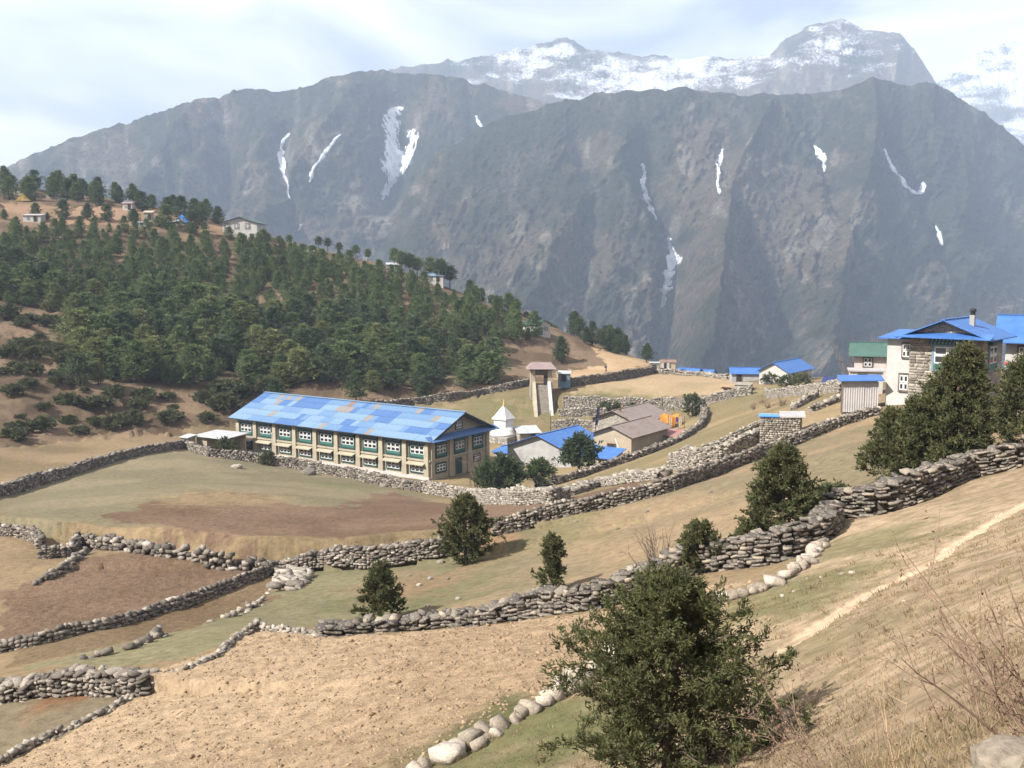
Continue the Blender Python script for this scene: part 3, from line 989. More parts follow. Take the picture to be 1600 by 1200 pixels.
def mat_mountain():
    m, t, b = mat_base('mountain_cover', 0.97, 0.03)
    a1 = N(t, 'ShaderNodeAttribute', attribute_name='soil')
    a2 = N(t, 'ShaderNodeAttribute', attribute_name='mix')
    sep = N(t, 'ShaderNodeSeparateColor')
    LK(t, a2.outputs['Color'], sep.inputs[0])
    co = N(t, 'ShaderNodeTexCoord')
    n1 = N(t, 'ShaderNodeTexNoise', i_Scale=0.05, i_Detail=9.0, i_Roughness=0.72)
    LK(t, co.outputs['Object'], n1.inputs[0])
    r1 = ramp(t, [(0.3, (0.45, 0.47, 0.46)), (0.5, (1, 1, 1)), (0.72, (1.6, 1.52, 1.42))])
    LK(t, n1.outputs[0], r1.inputs[0])
    mx = N(t, 'ShaderNodeMix', data_type='RGBA', blend_type='MULTIPLY')
    mx.inputs[0].default_value = 1.0
    LK(t, a1.outputs['Color'], mx.inputs[6])
    LK(t, r1.outputs[0], mx.inputs[7])
    sp = N(t, 'ShaderNodeTexNoise', i_Scale=0.16, i_Detail=4.0, i_Roughness=0.8)
    LK(t, co.outputs['Object'], sp.inputs[0])
    sr = ramp(t, [(0.40, (0.42, 0.46, 0.44)), (0.56, (1.15, 1.13, 1.1))])
    LK(t, sp.outputs[0], sr.inputs[0])
    ms = N(t, 'ShaderNodeMix', data_type='RGBA', blend_type='MULTIPLY')
    ms.inputs[0].default_value = 0.85
    LK(t, mx.outputs[2], ms.inputs[6])
    LK(t, sr.outputs[0], ms.inputs[7])
    mx = ms
    # snow with a broken edge
    mpn = N(t, 'ShaderNodeMapping')
    mpn.inputs['Scale'].default_value = (1.0, 0.35, 0.8)
    mpn.inputs['Rotation'].default_value = (0, 0.35, 0)
    LK(t, co.outputs['Object'], mpn.inputs[0])
    n2 = N(t, 'ShaderNodeTexNoise', i_Scale=0.10, i_Detail=10.0, i_Roughness=0.85)
    LK(t, mpn.outputs[0], n2.inputs[0])
    sb = N(t, 'ShaderNodeMath', operation='SUBTRACT')
    LK(t, sep.outputs[0], sb.inputs[0])
    LK(t, n2.outputs[0], sb.inputs[1])
    mr = N(t, 'ShaderNodeMapRange')
    mr.inputs[1].default_value = -0.03
    mr.inputs[2].default_value = 0.06
    LK(t, sb.outputs[0], mr.inputs[0])
    mx2 = N(t, 'ShaderNodeMix', data_type='RGBA')
    LK(t, mr.outputs[0], mx2.inputs[0])
    LK(t, mx.outputs[2], mx2.inputs[6])
    mx2.inputs[7].default_value = (0.62, 0.64, 0.68, 1)
    LK(t, mx2.outputs[2], b.inputs['Base Color'])
    bp = N(t, 'ShaderNodeBump', i_Strength=1.0, i_Distance=20.0)
    LK(t, n1.outputs[0], bp.inputs['Height'])
    LK(t, bp.outputs[0], b.inputs['Normal'])
    return m


M['mountain'] = mat_mountain()
front_o, front_b, _ = mountain(
    'mountain', 'brown and forested mountain face across the gorge with icy gullies',
    [(500, 470, 1850), (560, 432, 1900), (600, 385, 1950), (640, 296, 2050), (690, 238, 2150), (780, 190, 2250), (850, 168, 2300), (930, 150, 2350), (1060, 146, 2400), (1150, 157, 2400), (1220, 152, 2400), (1300, 150, 2420), (1350, 132, 2450), (1435, 132, 2500), (1480, 143, 2520), (1540, 175, 2540), (1600, 226, 2560), (1700, 330, 2560), (1900, 480, 2560)],
    [(500, 640, 1500), (900, 660, 1400), (1200, 660, 1400), (1380, 660, 1500), (1600, 660, 1850), (1900, 660, 2100)],
    440, 1900, 820, 400, 1.05, 190, 7.0, 2.2, 100,
    spurs=[([(1185, 180), (1130, 290), (1100, 420), (1070, 600)], 45, 120), ([(1060, 150), (960, 260), (870, 400), (800, 560)], 60, 80), ([(1350, 132), (1340, 260), (1290, 420), (1250, 600)], 60, 90), ([(760, 215), (690, 320), (640, 450)], 50, 50)],
    gullies=[([(1004, 225), (1006, 300), (1030, 350), (1052, 400), (1040, 480), (1030, 600)], 20, 75), ([(1128, 230), (1122, 310), (1160, 420), (1220, 540)], 16, 40), ([(1270, 225), (1288, 270), (1300, 350), (1340, 400), (1342, 480)], 16, 45), ([(1380, 230), (1440, 310), (1480, 420)], 18, 45), ([(900, 210), (930, 300), (900, 450)], 22, 50)],
    forest=0.55, bias=[(1190, 400, 150, 170, -0.16), (820, 300, 180, 130, 0.08), (1500, 300, 130, 200, 0.16), (1050, 180, 300, 45, 0.10)])
left_o, left_b, _ = mountain(
    'mountain', 'hazy blue mountain with tall frozen waterfalls left of the front face',
    [(-500, 420, 2376), (-150, 330, 2464), (0, 268, 2552), (30, 255, 2552), (70, 240, 2569), (200, 190, 2622), (330, 160, 2684), (390, 142, 2728), (440, 146, 2745), (520, 126, 2772), (600, 112, 2816), (700, 120, 2816), (780, 138, 2816), (860, 165, 2816), (1000, 200, 2816)],
    [(-500, 560, 1936), (200, 520, 1980), (600, 520, 1980), (1000, 520, 2068)],
    -500, 1000, 600, 280, 0.95, 200, 7.0, 2.0, 200,
    spurs=[([(320, 172), (270, 250), (220, 360)], 40, 100), ([(560, 150), (500, 250), (430, 400)], 40, 100), ([(120, 225), (60, 330)], 40, 60)],
    gullies=[([(360, 175), (345, 330)], 22, 70), ([(448, 205), (440, 255), (458, 320), (470, 380)], 14, 50), ([(530, 215), (490, 270)], 12, 20), ([(618, 165), (620, 230), (600, 310)], 26, 70)],
    forest=0.5)
snow_o, snow_b, _ = mountain(
    'snow_mountain', 'snow streaked high ridge with two summits behind the dark mountains',
    [(400, 170, 4265), (600, 113, 4585), (700, 97, 4692), (800, 79, 4798), (850, 70, 4852), (885, 59, 4905), (915, 77, 4905), (1000, 88, 4905), (1060, 93, 4852), (1200, 91, 4585), (1232, 60, 4532), (1262, 45, 4478), (1310, 33, 4478), (1345, 46, 4478), (1400, 57, 4425), (1432, 84, 4372), (1462, 128, 4318), (1520, 200, 4265), (1700, 330, 4265)],
    [(400, 300, 3625), (1000, 260, 3732), (1300, 260, 3519), (1700, 330, 3625)],
    480, 1620, 560, 200, 0.85, 150, 10.0, 4.0, 300,
    spurs=[([(1310, 35), (1250, 90), (1180, 160)], 40, 70), ([(1400, 60), (1380, 160)], 30, 60)], snow=1.0, snow_v=(60, 175), forest=0.1, ft_crest=0.12, snow_mid=(960, 112))
far_o, far_b, _ = mountain(
    'snow_mountain', 'distant snow covered mountain flank fading into cloud at the right',
    [(1350, 210, 6251), (1450, 140, 6384), (1500, 105, 6450), (1550, 72, 6517), (1620, 50, 6517), (1700, 30, 6517), (1950, 40, 6517)],
    [(1350, 330, 5652), (1950, 330, 5652)],
    1350, 1950, 220, 140, 0.9, 130, 11.0, 5.0, 400, snow=1.5, snow_v=(-40, 420), forest=0.0, ft_crest=0.2)
# gorge floor between the spur and the mountains, so that nothing ends in the air
mb = MB()
mb.add([(-3500, 1100, -420), (3500, 1100, -420), (5000, 7200, -420), (-5000, 7200, -420)], [(0, 1, 2, 3)])
tag(mb.build('gorge_floor', mat_noise('gorge_scree', (0.06, 0.055, 0.045), (0.1, 0.085, 0.07), 0.02)), 'shadowy floor of the gorge below the mountains', 'gorge', kind='structure')


# frozen waterfalls and snow chutes: ice sheets lying in the gullies
def mat_ice():
    m, t, b = mat_base('waterfall_ice', 0.6, 0.2)
    co = N(t, 'ShaderNodeTexCoord')
    n = N(t, 'ShaderNodeTexNoise', i_Scale=0.05, i_Detail=8.0, i_Roughness=0.75)
    mpn = N(t, 'ShaderNodeMapping')
    mpn.inputs['Scale'].default_value = (1.6, 1.0, 0.55)
    LK(t, co.outputs['Object'], mpn.inputs[0])
    LK(t, mpn.outputs[0], n.inputs[0])
    r = ramp(t, [(0.35, (0.30, 0.34, 0.38)), (0.6, (0.60, 0.62, 0.65))])
    LK(t, n.outputs[0], r.inputs[0])
    LK(t, r.outputs[0], b.inputs['Base Color'])
    # the sheet is torn open towards its rim
    rim = N(t, 'ShaderNodeAttribute', attribute_name='rim')
    sb = N(t, 'ShaderNodeMath', operation='SUBTRACT')
    LK(t, n.outputs[0], sb.inputs[0])
    LK(t, rim.outputs['Fac'], sb.inputs[1])
    mr = N(t, 'ShaderNodeMapRange')
    mr.inputs[1].default_value = -0.02
    mr.inputs[2].default_value = 0.06
    LK(t, sb.outputs[0], mr.inputs[0])
    LK(t, mr.outputs[0], b.inputs['Alpha'])
    return m


M['ice'] = mat_ice()
ICE = [
    ('left', [(622, 166, 14), (612, 185, 22), (612, 225, 26), (618, 250, 32), (612, 280, 20), (603, 300, 14), (598, 312, 8)], 'broad frozen waterfall forked at its head on the hazy mountain'),
    ('left', [(644, 200, 14), (642, 225, 20), (634, 250, 18), (622, 270, 12)], 'white snow tongue joining the broad frozen waterfall'),
    ('left', [(449, 208, 5), (442, 225, 8), (437, 245, 9), (443, 270, 7), (450, 290, 5), (455, 312, 6)], 'thin frozen waterfall on the hazy mountain over the ridge house'),
    ('left', [(531, 208, 4), (522, 222, 5), (505, 240, 6), (492, 262, 7), (483, 285, 5)], 'faint slanting ice streak between the two hazy waterfalls'),
    ('left', [(745, 180, 4), (750, 192, 5), (754, 206, 4)], 'short snow fleck near the pale rock scar'),
    ('left', [(472, 350, 5), (466, 360, 6)], 'small snow patch above the tiny ridge hut'),
    ('front', [(1007, 255, 6), (1005, 275, 5), (1004, 292, 9), (1010, 310, 11), (1018, 328, 8), (1026, 345, 5)], 'upper frozen waterfall in the deep front gully'),
    ('front', [(1045, 370, 5), (1050, 390, 14), (1052, 405, 20), (1046, 425, 16), (1043, 445, 14), (1038, 465, 8), (1032, 484, 4)], 'lower wide frozen waterfall in the deep front gully'),
    ('front', [(1128, 232, 5), (1124, 248, 8), (1122, 268, 5), (1121, 285, 4), (1122, 304, 5)], 'narrow broken ice streak beneath the yellow grass spur'),
    ('front', [(1272, 226, 6), (1280, 238, 10), (1288, 250, 9), (1288, 268, 5)], 'small icefall on the shaded part of the front face'),
    ('front', [(1380, 232, 4), (1388, 250, 7), (1400, 270, 7), (1415, 290, 8), (1430, 304, 12), (1440, 300, 14), (1444, 284, 6)], 'hooked snow chute on the dark right shoulder'),
    ('front', [(1462, 352, 3), (1468, 362, 5), (1475, 385, 5)], 'tiny snow fleck low on the dark right shoulder'),
]
for which, ln, lb in ICE:
    bv = left_b if which == 'left' else front_b
    us_, vs_, ws_ = [np.array(x, float) for x in zip(*ln)]
    k = np.linspace(0, len(ln) - 1, len(ln) * 5)
    uu = np.interp(k, np.arange(len(ln)), us_)
    vv = np.interp(k, np.arange(len(ln)), vs_)
    ww = np.interp(k, np.arange(len(ln)), ws_) * (0.75 + 1.1 * vnoise(k * 2.3, k * 0 + us_[0], 5))
    uu = uu + (vnoise(k * 1.3, k * 0 + vs_[0], 8) - 0.5) * 5
    V3 = []
    rim_ = []
    for a, b_, w in zip(uu, vv, ww):
        for j, off in enumerate((-0.5, -0.35, 0, 0.35, 0.5)):
            d = Vector(ray(a + off * w, b_)).normalized()
            h, nrm, _, dist = bv.ray_cast(Vector((0, 0, 0)), d)
            if h is None:
                h = Vector(at(a + off * w, b_, 2500))
            lift = (1, 4, 6, 4, 1)[j]
            rim_.append((0.62, 0.47, 0.34, 0.47, 0.62)[j] + (0.12 if (a == uu[0] or a == uu[-1]) else 0))
            V3.append(tuple(h - d * lift))
    n = len(k)
    F = [(i * 5 + j, i * 5 + j + 1, (i + 1) * 5 + j + 1, (i + 1) * 5 + j) for i in range(n - 1) for j in range(4)]
    me = bpy.data.meshes.new('frozen_waterfall')
    c0 = Vector(V3[len(V3) // 2])
    me.from_pydata([tuple(Vector(p) - c0) for p in V3], [], F)
    for p in me.polygons:
        p.use_smooth = True
    ra = me.attributes.new('rim', 'FLOAT', 'POINT')
    ra.data.foreach_set('value', np.array(rim_, np.float32))
    tag(obj('frozen_waterfall', me, M['ice'], loc=c0), lb, 'waterfall')

# ------------------------------------------------------------------ dry stone walls
def stone_variants(n, npts, seed):
    out = []
    r = random.Random(seed)
    for i in range(n):
        bm = bmesh.new()
        for k in range(8):          # split slabs: jittered corners and a few knocked off edges
            c = Vector(((k & 1) * 2 - 1, ((k >> 1) & 1) * 2 - 1, ((k >> 2) & 1) * 2 - 1))
            bm.verts.new(Vector((c.x * r.uniform(0.55, 1), c.y * r.uniform(0.55, 1), c.z * r.uniform(0.6, 1))) * 0.5)
        for k in range(npts):
            p = Vector((r.uniform(-1, 1), r.uniform(-1, 1), r.uniform(-1, 1))).normalized()
            bm.verts.new(p * 0.5 * r.uniform(0.95, 1.25))
        res = bmesh.ops.convex_hull(bm, input=bm.verts)
        bmesh.ops.delete(bm, geom=[e for e in res['geom_interior'] if isinstance(e, bmesh.types.BMVert)], context='VERTS')
        bm.verts.ensure_lookup_table()
        bm.faces.ensure_lookup_table()
        bmesh.ops.triangulate(bm, faces=bm.faces[:])
        bm.verts.index_update()
        V = np.array([v.co[:] for v in bm.verts])
        ext = V.max(0) - V.min(0)
        V = (V - (V.max(0) + V.min(0)) / 2) / ext
        F = np.array([[v.index for v in f.verts] for f in bm.faces])
        out.append((V, F))
        bm.free()
    return out


SV = stone_variants(14, 5, 3)
_stone_mesh = {}


def stone_mesh(i, mat):
    key = (i, mat.name)
    if key not in _stone_mesh:
        V, F = SV[i]
        me = npmesh('stone', V, F)
        me.materials.append(mat)
        _stone_mesh[key] = me
    return _stone_mesh[key]


def euler_mats(rx, ry, rz):
    cx, sx = np.cos(rx), np.sin(rx)
    cyy, sy = np.cos(ry), np.sin(ry)
    cz, sz = np.cos(rz), np.sin(rz)
    Rm = np.empty((len(rx), 3, 3))
    Rm[:, 0, 0] = cz * cyy
    Rm[:, 0, 1] = cz * sy * sx - sz * cx
    Rm[:, 0, 2] = cz * sy * cx + sz * sx
    Rm[:, 1, 0] = sz * cyy
    Rm[:, 1, 1] = sz * sy * sx + cz * cx
    Rm[:, 1, 2] = sz * sy * cx - cz * sx
    Rm[:, 2, 0] = -sy
    Rm[:, 2, 1] = cyy * sx
    Rm[:, 2, 2] = cyy * cx
    return Rm


def stones_mesh(name, pos, rot, scl, var):
    Vs, Fs = [], []
    b = 0
    for i, (V, F) in enumerate(SV):
        m = var == i
        if not m.any():
            continue
        Rm = euler_mats(*rot[m].T)
        W = np.einsum('nij,nvj->nvi', Rm, V[None] * scl[m][:, None, :]) + pos[m][:, None, :]
        k = m.sum()
        f = F[None] + (b + np.arange(k) * len(V))[:, None, None]
        Vs.append(W.reshape(-1, 3))
        Fs.append(f.reshape(-1, 3))
        b += k * len(V)
    return npmesh(name, np.concatenate(Vs), np.concatenate(Fs))


def dense_line(pl, step):
    seg = np.hypot(*np.diff(pl, axis=0).T)
    s = np.concatenate([[0], np.cumsum(seg)])
    n = max(2, int(s[-1] / step) + 1)
    ts = np.linspace(0, s[-1], n)
    return ts, np.stack([np.interp(ts, s, pl[:, 0]), np.interp(ts, s, pl[:, 1])], 1), s


def stone_wall(px, height, thick, sl, sh, mat, core, label, nparts=0, seed=0, cap=1.0, name='dry_stone_wall', rough=1.0, wander=0.25, gaps=0.0, group=None, back=True):
    r = np.random.default_rng(seed + 100)
    pl = np.array([G(u, v)[:2] for u, v in px])
    hs = np.array(height if isinstance(height, (list, tuple)) else [height] * len(pl), float)
    ts, line, s = dense_line(pl, 0.25)
    # a wall is never laid quite straight
    tang = np.gradient(line, axis=0)
    tang /= np.linalg.norm(tang, axis=1)[:, None] + 1e-9
    nor = np.stack([-tang[:, 1], tang[:, 0]], 1)
    line = line + nor * ((fbm(ts * 0.25, ts * 0 + seed, 2, seed) - 0.5) * 2 * wander)[:, None]
    hh = np.interp(ts, s, hs) * (0.58 + 0.56 * fbm(ts * 0.30, ts * 0 + 3.3, 3, seed + 2))
    zg = gzf(line[:, 0], line[:, 1])
    k = 7
    zg = np.convolve(np.pad(zg, k, mode='edge'), np.ones(2 * k + 1) / (2 * k + 1), 'valid')
    mid = len(line) // 2
    root = Vector((line[mid, 0], line[mid, 1], zg[mid]))
    e = empty(name, root, 0, label, 'wall', group)
    pos, rot, scl, face = [], [], [], []
    L = ts[-1]
    sides = (-1, 1)
    maxc = int(hh.max() / sh) + 2
    for sd in sides:
        for c in range(-1, maxc):
            x = r.uniform(0, sl)
            while x < L:
                ln = sl * r.uniform(0.55, 1.55)
                xc = x + ln / 2
                x += ln * r.uniform(0.84, 0.98)
                h = np.interp(xc, ts, hh)
                z0 = (c + 0.5) * sh
                if z0 > h - sh * 0.4 or r.random() < gaps:
                    continue
                bat = 0.10 * (1 - z0 / max(h, 0.1)) * thick
                off = sd * (thick / 2 - 0.28 * min(thick, 0.5) + bat) + r.normal(0, 0.02 * rough)
                i = min(int(xc / (ts[1] - ts[0])), len(line) - 1)
                p = line[i] + nor[i] * off
                yaw = math.atan2(tang[i, 1], tang[i, 0])
                i2 = min(i + 3, len(line) - 1)
                slope = math.atan2(zg[i2] - zg[max(i - 3, 0)], max(0.2, (i2 - max(i - 3, 0)) * (ts[1] - ts[0])))
                pos.append((p[0], p[1], zg[i] + z0 + r.normal(0, 0.02 * rough)))
                rot.append((r.normal(0, 0.10 * rough), -slope * 0.8 + r.normal(0, 0.10 * rough), yaw + r.normal(0, 0.12 * rough)))
                scl.append((ln * 1.06, min(thick, 0.5) * r.uniform(0.5, 0.8), sh * r.uniform(0.8, 1.35)))
                face.append(sd)
    # coping stones
    x = 0
    while x < L:
        ln = sl * r.uniform(0.6, 1.5) * cap
        i = min(int((x + ln / 2) / (ts[1] - ts[0])), len(line) - 1)
        x += ln * 0.92
        if r.random() < gaps:
            continue
        for q in range(2 if thick > 0.55 else 1):
            off = r.normal(0, 0.05) + ((q - 0.5) * thick * 0.5 if thick > 0.55 else 0)
            p = line[i] + nor[i] * off
            yaw = math.atan2(tang[i, 1], tang[i, 0])
            pos.append((p[0], p[1], zg[i] + hh[i] + r.normal(0, sh * 0.25)))
            rot.append((r.normal(0, 0.25), r.normal(0, 0.2), yaw + r.normal(0, 0.5)))
            scl.append((ln * 1.05, thick * r.uniform(0.45, 0.75), sh * cap * r.uniform(0.9, 1.7)))
            face.append(0)
    pos = np.array(pos)
    rot = np.array(rot)
    scl = np.array(scl)
    face = np.array(face)
    var = r.integers(0, len(SV), len(pos))
    rel = pos - np.array(root)
    part = np.zeros(len(pos), bool)
    if nparts:
        # the stones that show largest: on the side seen from the valley path, nearest first
        i = np.clip((np.array([np.argmin(np.hypot(line[:, 0] - p[0], line[:, 1] - p[1])) for p in pos])), 0, len(line) - 1)
        fwd = -(nor[i] * line[i]).sum(1)
        vis = (face == 0) | (np.sign(fwd) == face)
        score = np.where(vis, np.sqrt(scl[:, 0] * scl[:, 2]) / np.hypot(pos[:, 0], pos[:, 1]), 0)
        U_ = 800 + pos[:, 0] / pos[:, 1] * 1600
        score = np.where((U_ > -20) & (U_ < 1620), score, 0)
        part[np.argsort(-score)[:nparts]] = True
        for q in np.nonzero(part)[0]:
            o = obj('stone', stone_mesh(int(var[q]), mat), None, e, tuple(rel[q]))
            o.rotation_euler = tuple(rot[q])
            o.scale = tuple(scl[q])
    rest = ~part
    if rest.any():
        me = stones_mesh('rubble', rel[rest], rot[rest], scl[rest], var[rest])
        o = obj('rubble', me, mat, e)
        tag(o, kind='stuff')
    if core is not None:
        w = thick / 2 * 0.62
        a = line + nor * w
        b = line - nor * w
        n = len(line)
        z0 = zg - 0.6
        z1 = zg + hh - 0.5 * sh
        V = np.concatenate([np.c_[a, z0], np.c_[a, z1], np.c_[b, z1], np.c_[b, z0]]) - np.array(root)
        ii = np.arange(n - 1)
        F = np.concatenate([np.stack([ii + k1 * n, ii + 1 + k1 * n, ii + 1 + k2 * n, ii + k2 * n], 1) for k1, k2 in ((0, 1), (1, 2), (2, 3), (3, 0))])
        ends = np.array([[0, n, 2 * n, 3 * n], [4 * n - 1, 3 * n - 1, 2 * n - 1, n - 1]])
        obj('core', npmesh('core', V, np.concatenate([F, ends])), core, e)
    return e


stone_wall([(505, 992), (600, 987), (700, 979), (760, 974), (850, 961), (930, 950), (1000, 932), (1085, 897), (1150, 887), (1220, 876), (1280, 850), (1305, 822)],
           [0.35, 0.45, 0.5, 0.55, 0.95, 1.1, 1.1, 1.1, 1.15, 1.2, 1.15, 0.9], 0.7, 0.29, 0.12, M['stone_dark'], M['core'],
           'dark slab dry stone wall curving behind the foreground juniper', nparts=300, seed=1, cap=0.95)
stone_wall([(1292, 815), (1330, 808), (1370, 803), (1417, 789), (1460, 770), (1510, 748), (1600, 728), (1700, 705), (1850, 680)],
           [0.9, 1.0, 1.1, 1.2, 1.1, 1.05, 1.1, 1.1, 1.1], 0.7, 0.32, 0.115, M['stone_dark'], M['core'],
           'dark slab dry stone wall climbing past the two big junipers', nparts=300, seed=2, cap=1.0)
stone_wall([(1372, 647), (1300, 672), (1200, 713), (1130, 739), (1050, 767), (960, 791), (900, 803), (830, 819), (772, 836)],
           [0.9, 1.0, 1.1, 1.2, 1.2, 1.15, 1.1, 1.1, 1.0], 0.55, 0.27, 0.14, M['stone_mid'], M['core'],
           'long grey dry stone wall from the corrugated hut down to the bushy juniper', nparts=0, seed=3)
stone_wall([(740, 850), (690, 863), (620, 870), (560, 882), (500, 887), (440, 891)], [0.8, 1.1, 1.2, 1.1, 0.9, 0.7], 0.6, 0.27, 0.14, M['stone_mid'], M['core'],
           'dark retaining wall below the ploughed field beside the bushy juniper', seed=4)
stone_wall([(430, 892), (410, 890), (330, 876), (240, 866), (150, 859), (124, 853)], [0.5, 0.7, 0.8, 0.6, 0.9, 0.8], 0.6, 0.40, 0.24, M['stone_mid'], None,
           'crumbling stone facing on the earth bank under the meadow', seed=5, gaps=0.25, rough=2.0)
stone_wall([(124, 853), (108, 869), (62, 872)], [0.9, 0.9, 0.8], 0.55, 0.27, 0.14, M['stone_mid'], M['core'], 'short grey wall stub at the corner of the meadow', seed=6)
stone_wall([(70, 858), (66, 850), (40, 842), (0, 836), (-120, 826)], 0.9, 0.55, 0.27, 0.14, M['stone_mid'], M['core'], 'dark wall leaving the meadow corner beside the turf bank', seed=7)
stone_wall([(428, 893), (347, 927), (269, 953), (173, 983), (60, 1008), (0, 1021), (-120, 1048)], [0.7, 0.6, 0.5, 0.5, 0.45, 0.45, 0.4], 0.4, 0.25, 0.14, M['stone_mid'], M['core'],
           'thin low stone row between two brown ploughed terraces', seed=8)
stone_wall([(134, 867), (110, 884), (86, 898), (60, 914)], 0.4, 0.5, 0.3, 0.18, M['stone_mid'], None, 'low tumbled stone line on the turf bank', seed=9, gaps=0.3, rough=2)
stone_wall([(-120, 1108), (0, 1091), (60, 1082), (120, 1078), (180, 1080), (217, 1083), (235, 1078)], [0.75, 0.75, 0.65, 0.7, 0.6, 0.55, 0.3], 0.7, 0.23, 0.12, M['stone_mid'], M['core'],
           'broken grey wall above the turf patch', nparts=160, seed=10, rough=1.6)
stone_wall([(228, 1076), (290, 1047), (345, 1026), (362, 1008), (384, 990), (402, 984), (455, 988), (505, 993)], 0.15, 0.28, 0.2, 0.11, M['stone_light'], None,
           'pale kerb of small stones edging the tan tilled field', seed=11, rough=1.5, nparts=0)
stone_wall([(216, 1087), (170, 1111), (130, 1131), (60, 1167), (0, 1198), (-60, 1226)], 0.12, 0.25, 0.2, 0.1, M['stone_light'], None,
           'pale stone kerb between tilled field and turf patch', seed=12, rough=1.5, gaps=0.15)
stone_wall([(418, 938), (400, 946), (377, 958), (355, 966), (334, 971)], 0.18, 0.5, 0.4, 0.2, M['stone_light'], None, 'scattered stones along the end of the tilled strip', seed=13, gaps=0.55, rough=3)
stone_wall([(245, 996), (220, 1007), (195, 1017), (160, 1024), (130, 1030)], 0.2, 0.4, 0.34, 0.18, M['stone_mid'], None, 'small stone line at the lower edge of the tilled strip', seed=14, gaps=0.3, rough=2)
stone_wall([(450, 892), (470, 905), (455, 915), (440, 925)], 0.25, 1.6, 0.36, 0.2, M['stone_light'], None, 'pale heap of fallen stones below the retaining wall', seed=15, gaps=0.4, rough=4, name='stone_heap')
stone_wall([(290, 700), (330, 714), (400, 723), (470, 733), (540, 746), (600, 759), (660, 769)], [1.2, 1.3, 1.4, 1.4, 1.4, 1.4, 1.3], 0.7, 0.42, 0.22, M['stone_mid'], M['core'], 'grey stone wall along the foot of the long building', seed=16)
stone_wall([(664, 770), (740, 782), (800, 788), (862, 786), (885, 779)], [1.4, 1.5, 1.5, 1.3, 0.8], 0.7, 0.36, 0.19, M['stone_light'], M['core_light'], 'pale stone wall below the garden trees', seed=17)
stone_wall([(885, 776), (940, 759), (1000, 750), (1040, 745)], 0.8, 1.5, 0.36, 0.2, M['stone_light'], M['core_light'], 'pale flat rubble bank above the narrow brown field', seed=18, rough=1.6)
stone_wall([(1046, 735), (1090, 727), (1130, 716), (1190, 690)], [1.7, 1.7, 1.6, 1.4], 0.7, 0.32, 0.17, M['stone_light'], M['core_light'], 'high pale rubble wall in front of the stone shed', seed=19)
stone_wall([(1100, 706), (1140, 690), (1190, 664)], [0.6, 0.7, 0.7], 0.5, 0.34, 0.19, M['stone_light'], M['core_light'], 'low pale wall climbing toward the blue edged stone shed', seed=20)
stone_wall([(-160, 828), (0, 775), (60, 757), (120, 737), (200, 714), (250, 704), (288, 699)], [1.2, 1.3, 1.3, 1.2, 1.2, 1.2, 1.1], 0.7, 0.40, 0.20, M['stone_mid'], M['core'], 'dark wall between the meadow and the hillside track', seed=21)
stone_wall([(835, 763), (870, 757), (930, 738), (1000, 715), (1060, 691), (1095, 669), (1103, 651), (1092, 636), (1074, 628)], [0.9, 1.1, 1.0, 0.9, 0.9, 1.1, 1.3, 1.3, 1.2], 0.8, 0.45, 0.24, M['stone_mid'], M['core'],
           'curved stone wall enclosing the compound with rusty roofs', seed=22)
stone_wall([(880, 634), (940, 638), (1000, 641), (1075, 637), (1120, 628), (1175, 616)], [2.2, 2.5, 2.6, 2.2, 1.8, 1.4], 0.8, 0.42, 0.22, M['stone_light'], M['core_light'], 'high pale retaining wall under the straw coloured field', seed=23)
stone_wall([(873, 651), (910, 650), (948, 649)], 1.5, 0.6, 0.4, 0.21, M['stone_light'], M['core_light'], 'upper of two short garden walls behind the rusty roofs', seed=24)
stone_wall([(862, 668), (900, 668), (935, 669)], 1.5, 0.6, 0.4, 0.21, M['stone_light'], M['core_light'], 'lower of two short garden walls beside the stair foot', seed=25)
stone_wall([(880, 607), (920, 601), (960, 595), (1000, 588), (1022, 583)], [2.0, 2.0, 1.9, 1.7, 1.4], 0.7, 0.42, 0.22, M['stone_dark'], M['core'], 'dark wall between the sandy road and straw field', seed=26)
stone_wall([(1022, 583), (1060, 585), (1100, 588), (1135, 592)], 0.9, 0.8, 0.55, 0.3, M['stone_light'], M['core_light'], 'pale low wall along the far edge of the straw field', seed=27)
stone_wall([(590, 637), (640, 633), (700, 626), (760, 617), (800, 609), (834, 600)], [1.2, 1.4, 1.6, 1.6, 1.6, 1.5], 0.7, 0.42, 0.22, M['stone_mid'], M['core'], 'long wall at the foot of the pine slope meeting the gatehouse', seed=28)
stone_wall([(1196, 618), (1250, 617), (1314, 613)], 1.3, 0.6, 0.34, 0.19, M['stone_light'], M['core_light'], 'grey garden wall in front of the white blue roofed house', seed=29)
stone_wall([(1238, 641), (1255, 632), (1275, 621)], 0.7, 0.6, 0.45, 0.25, M['stone_light'], M['core_light'], 'short wall above the brown shrub patch', seed=30)
stone_wall([(1265, 645), (1290, 635), (1310, 625)], 0.5, 0.6, 0.4, 0.25, M['stone_light'], M['core_light'], 'low wall leading to the corrugated hut', seed=31)


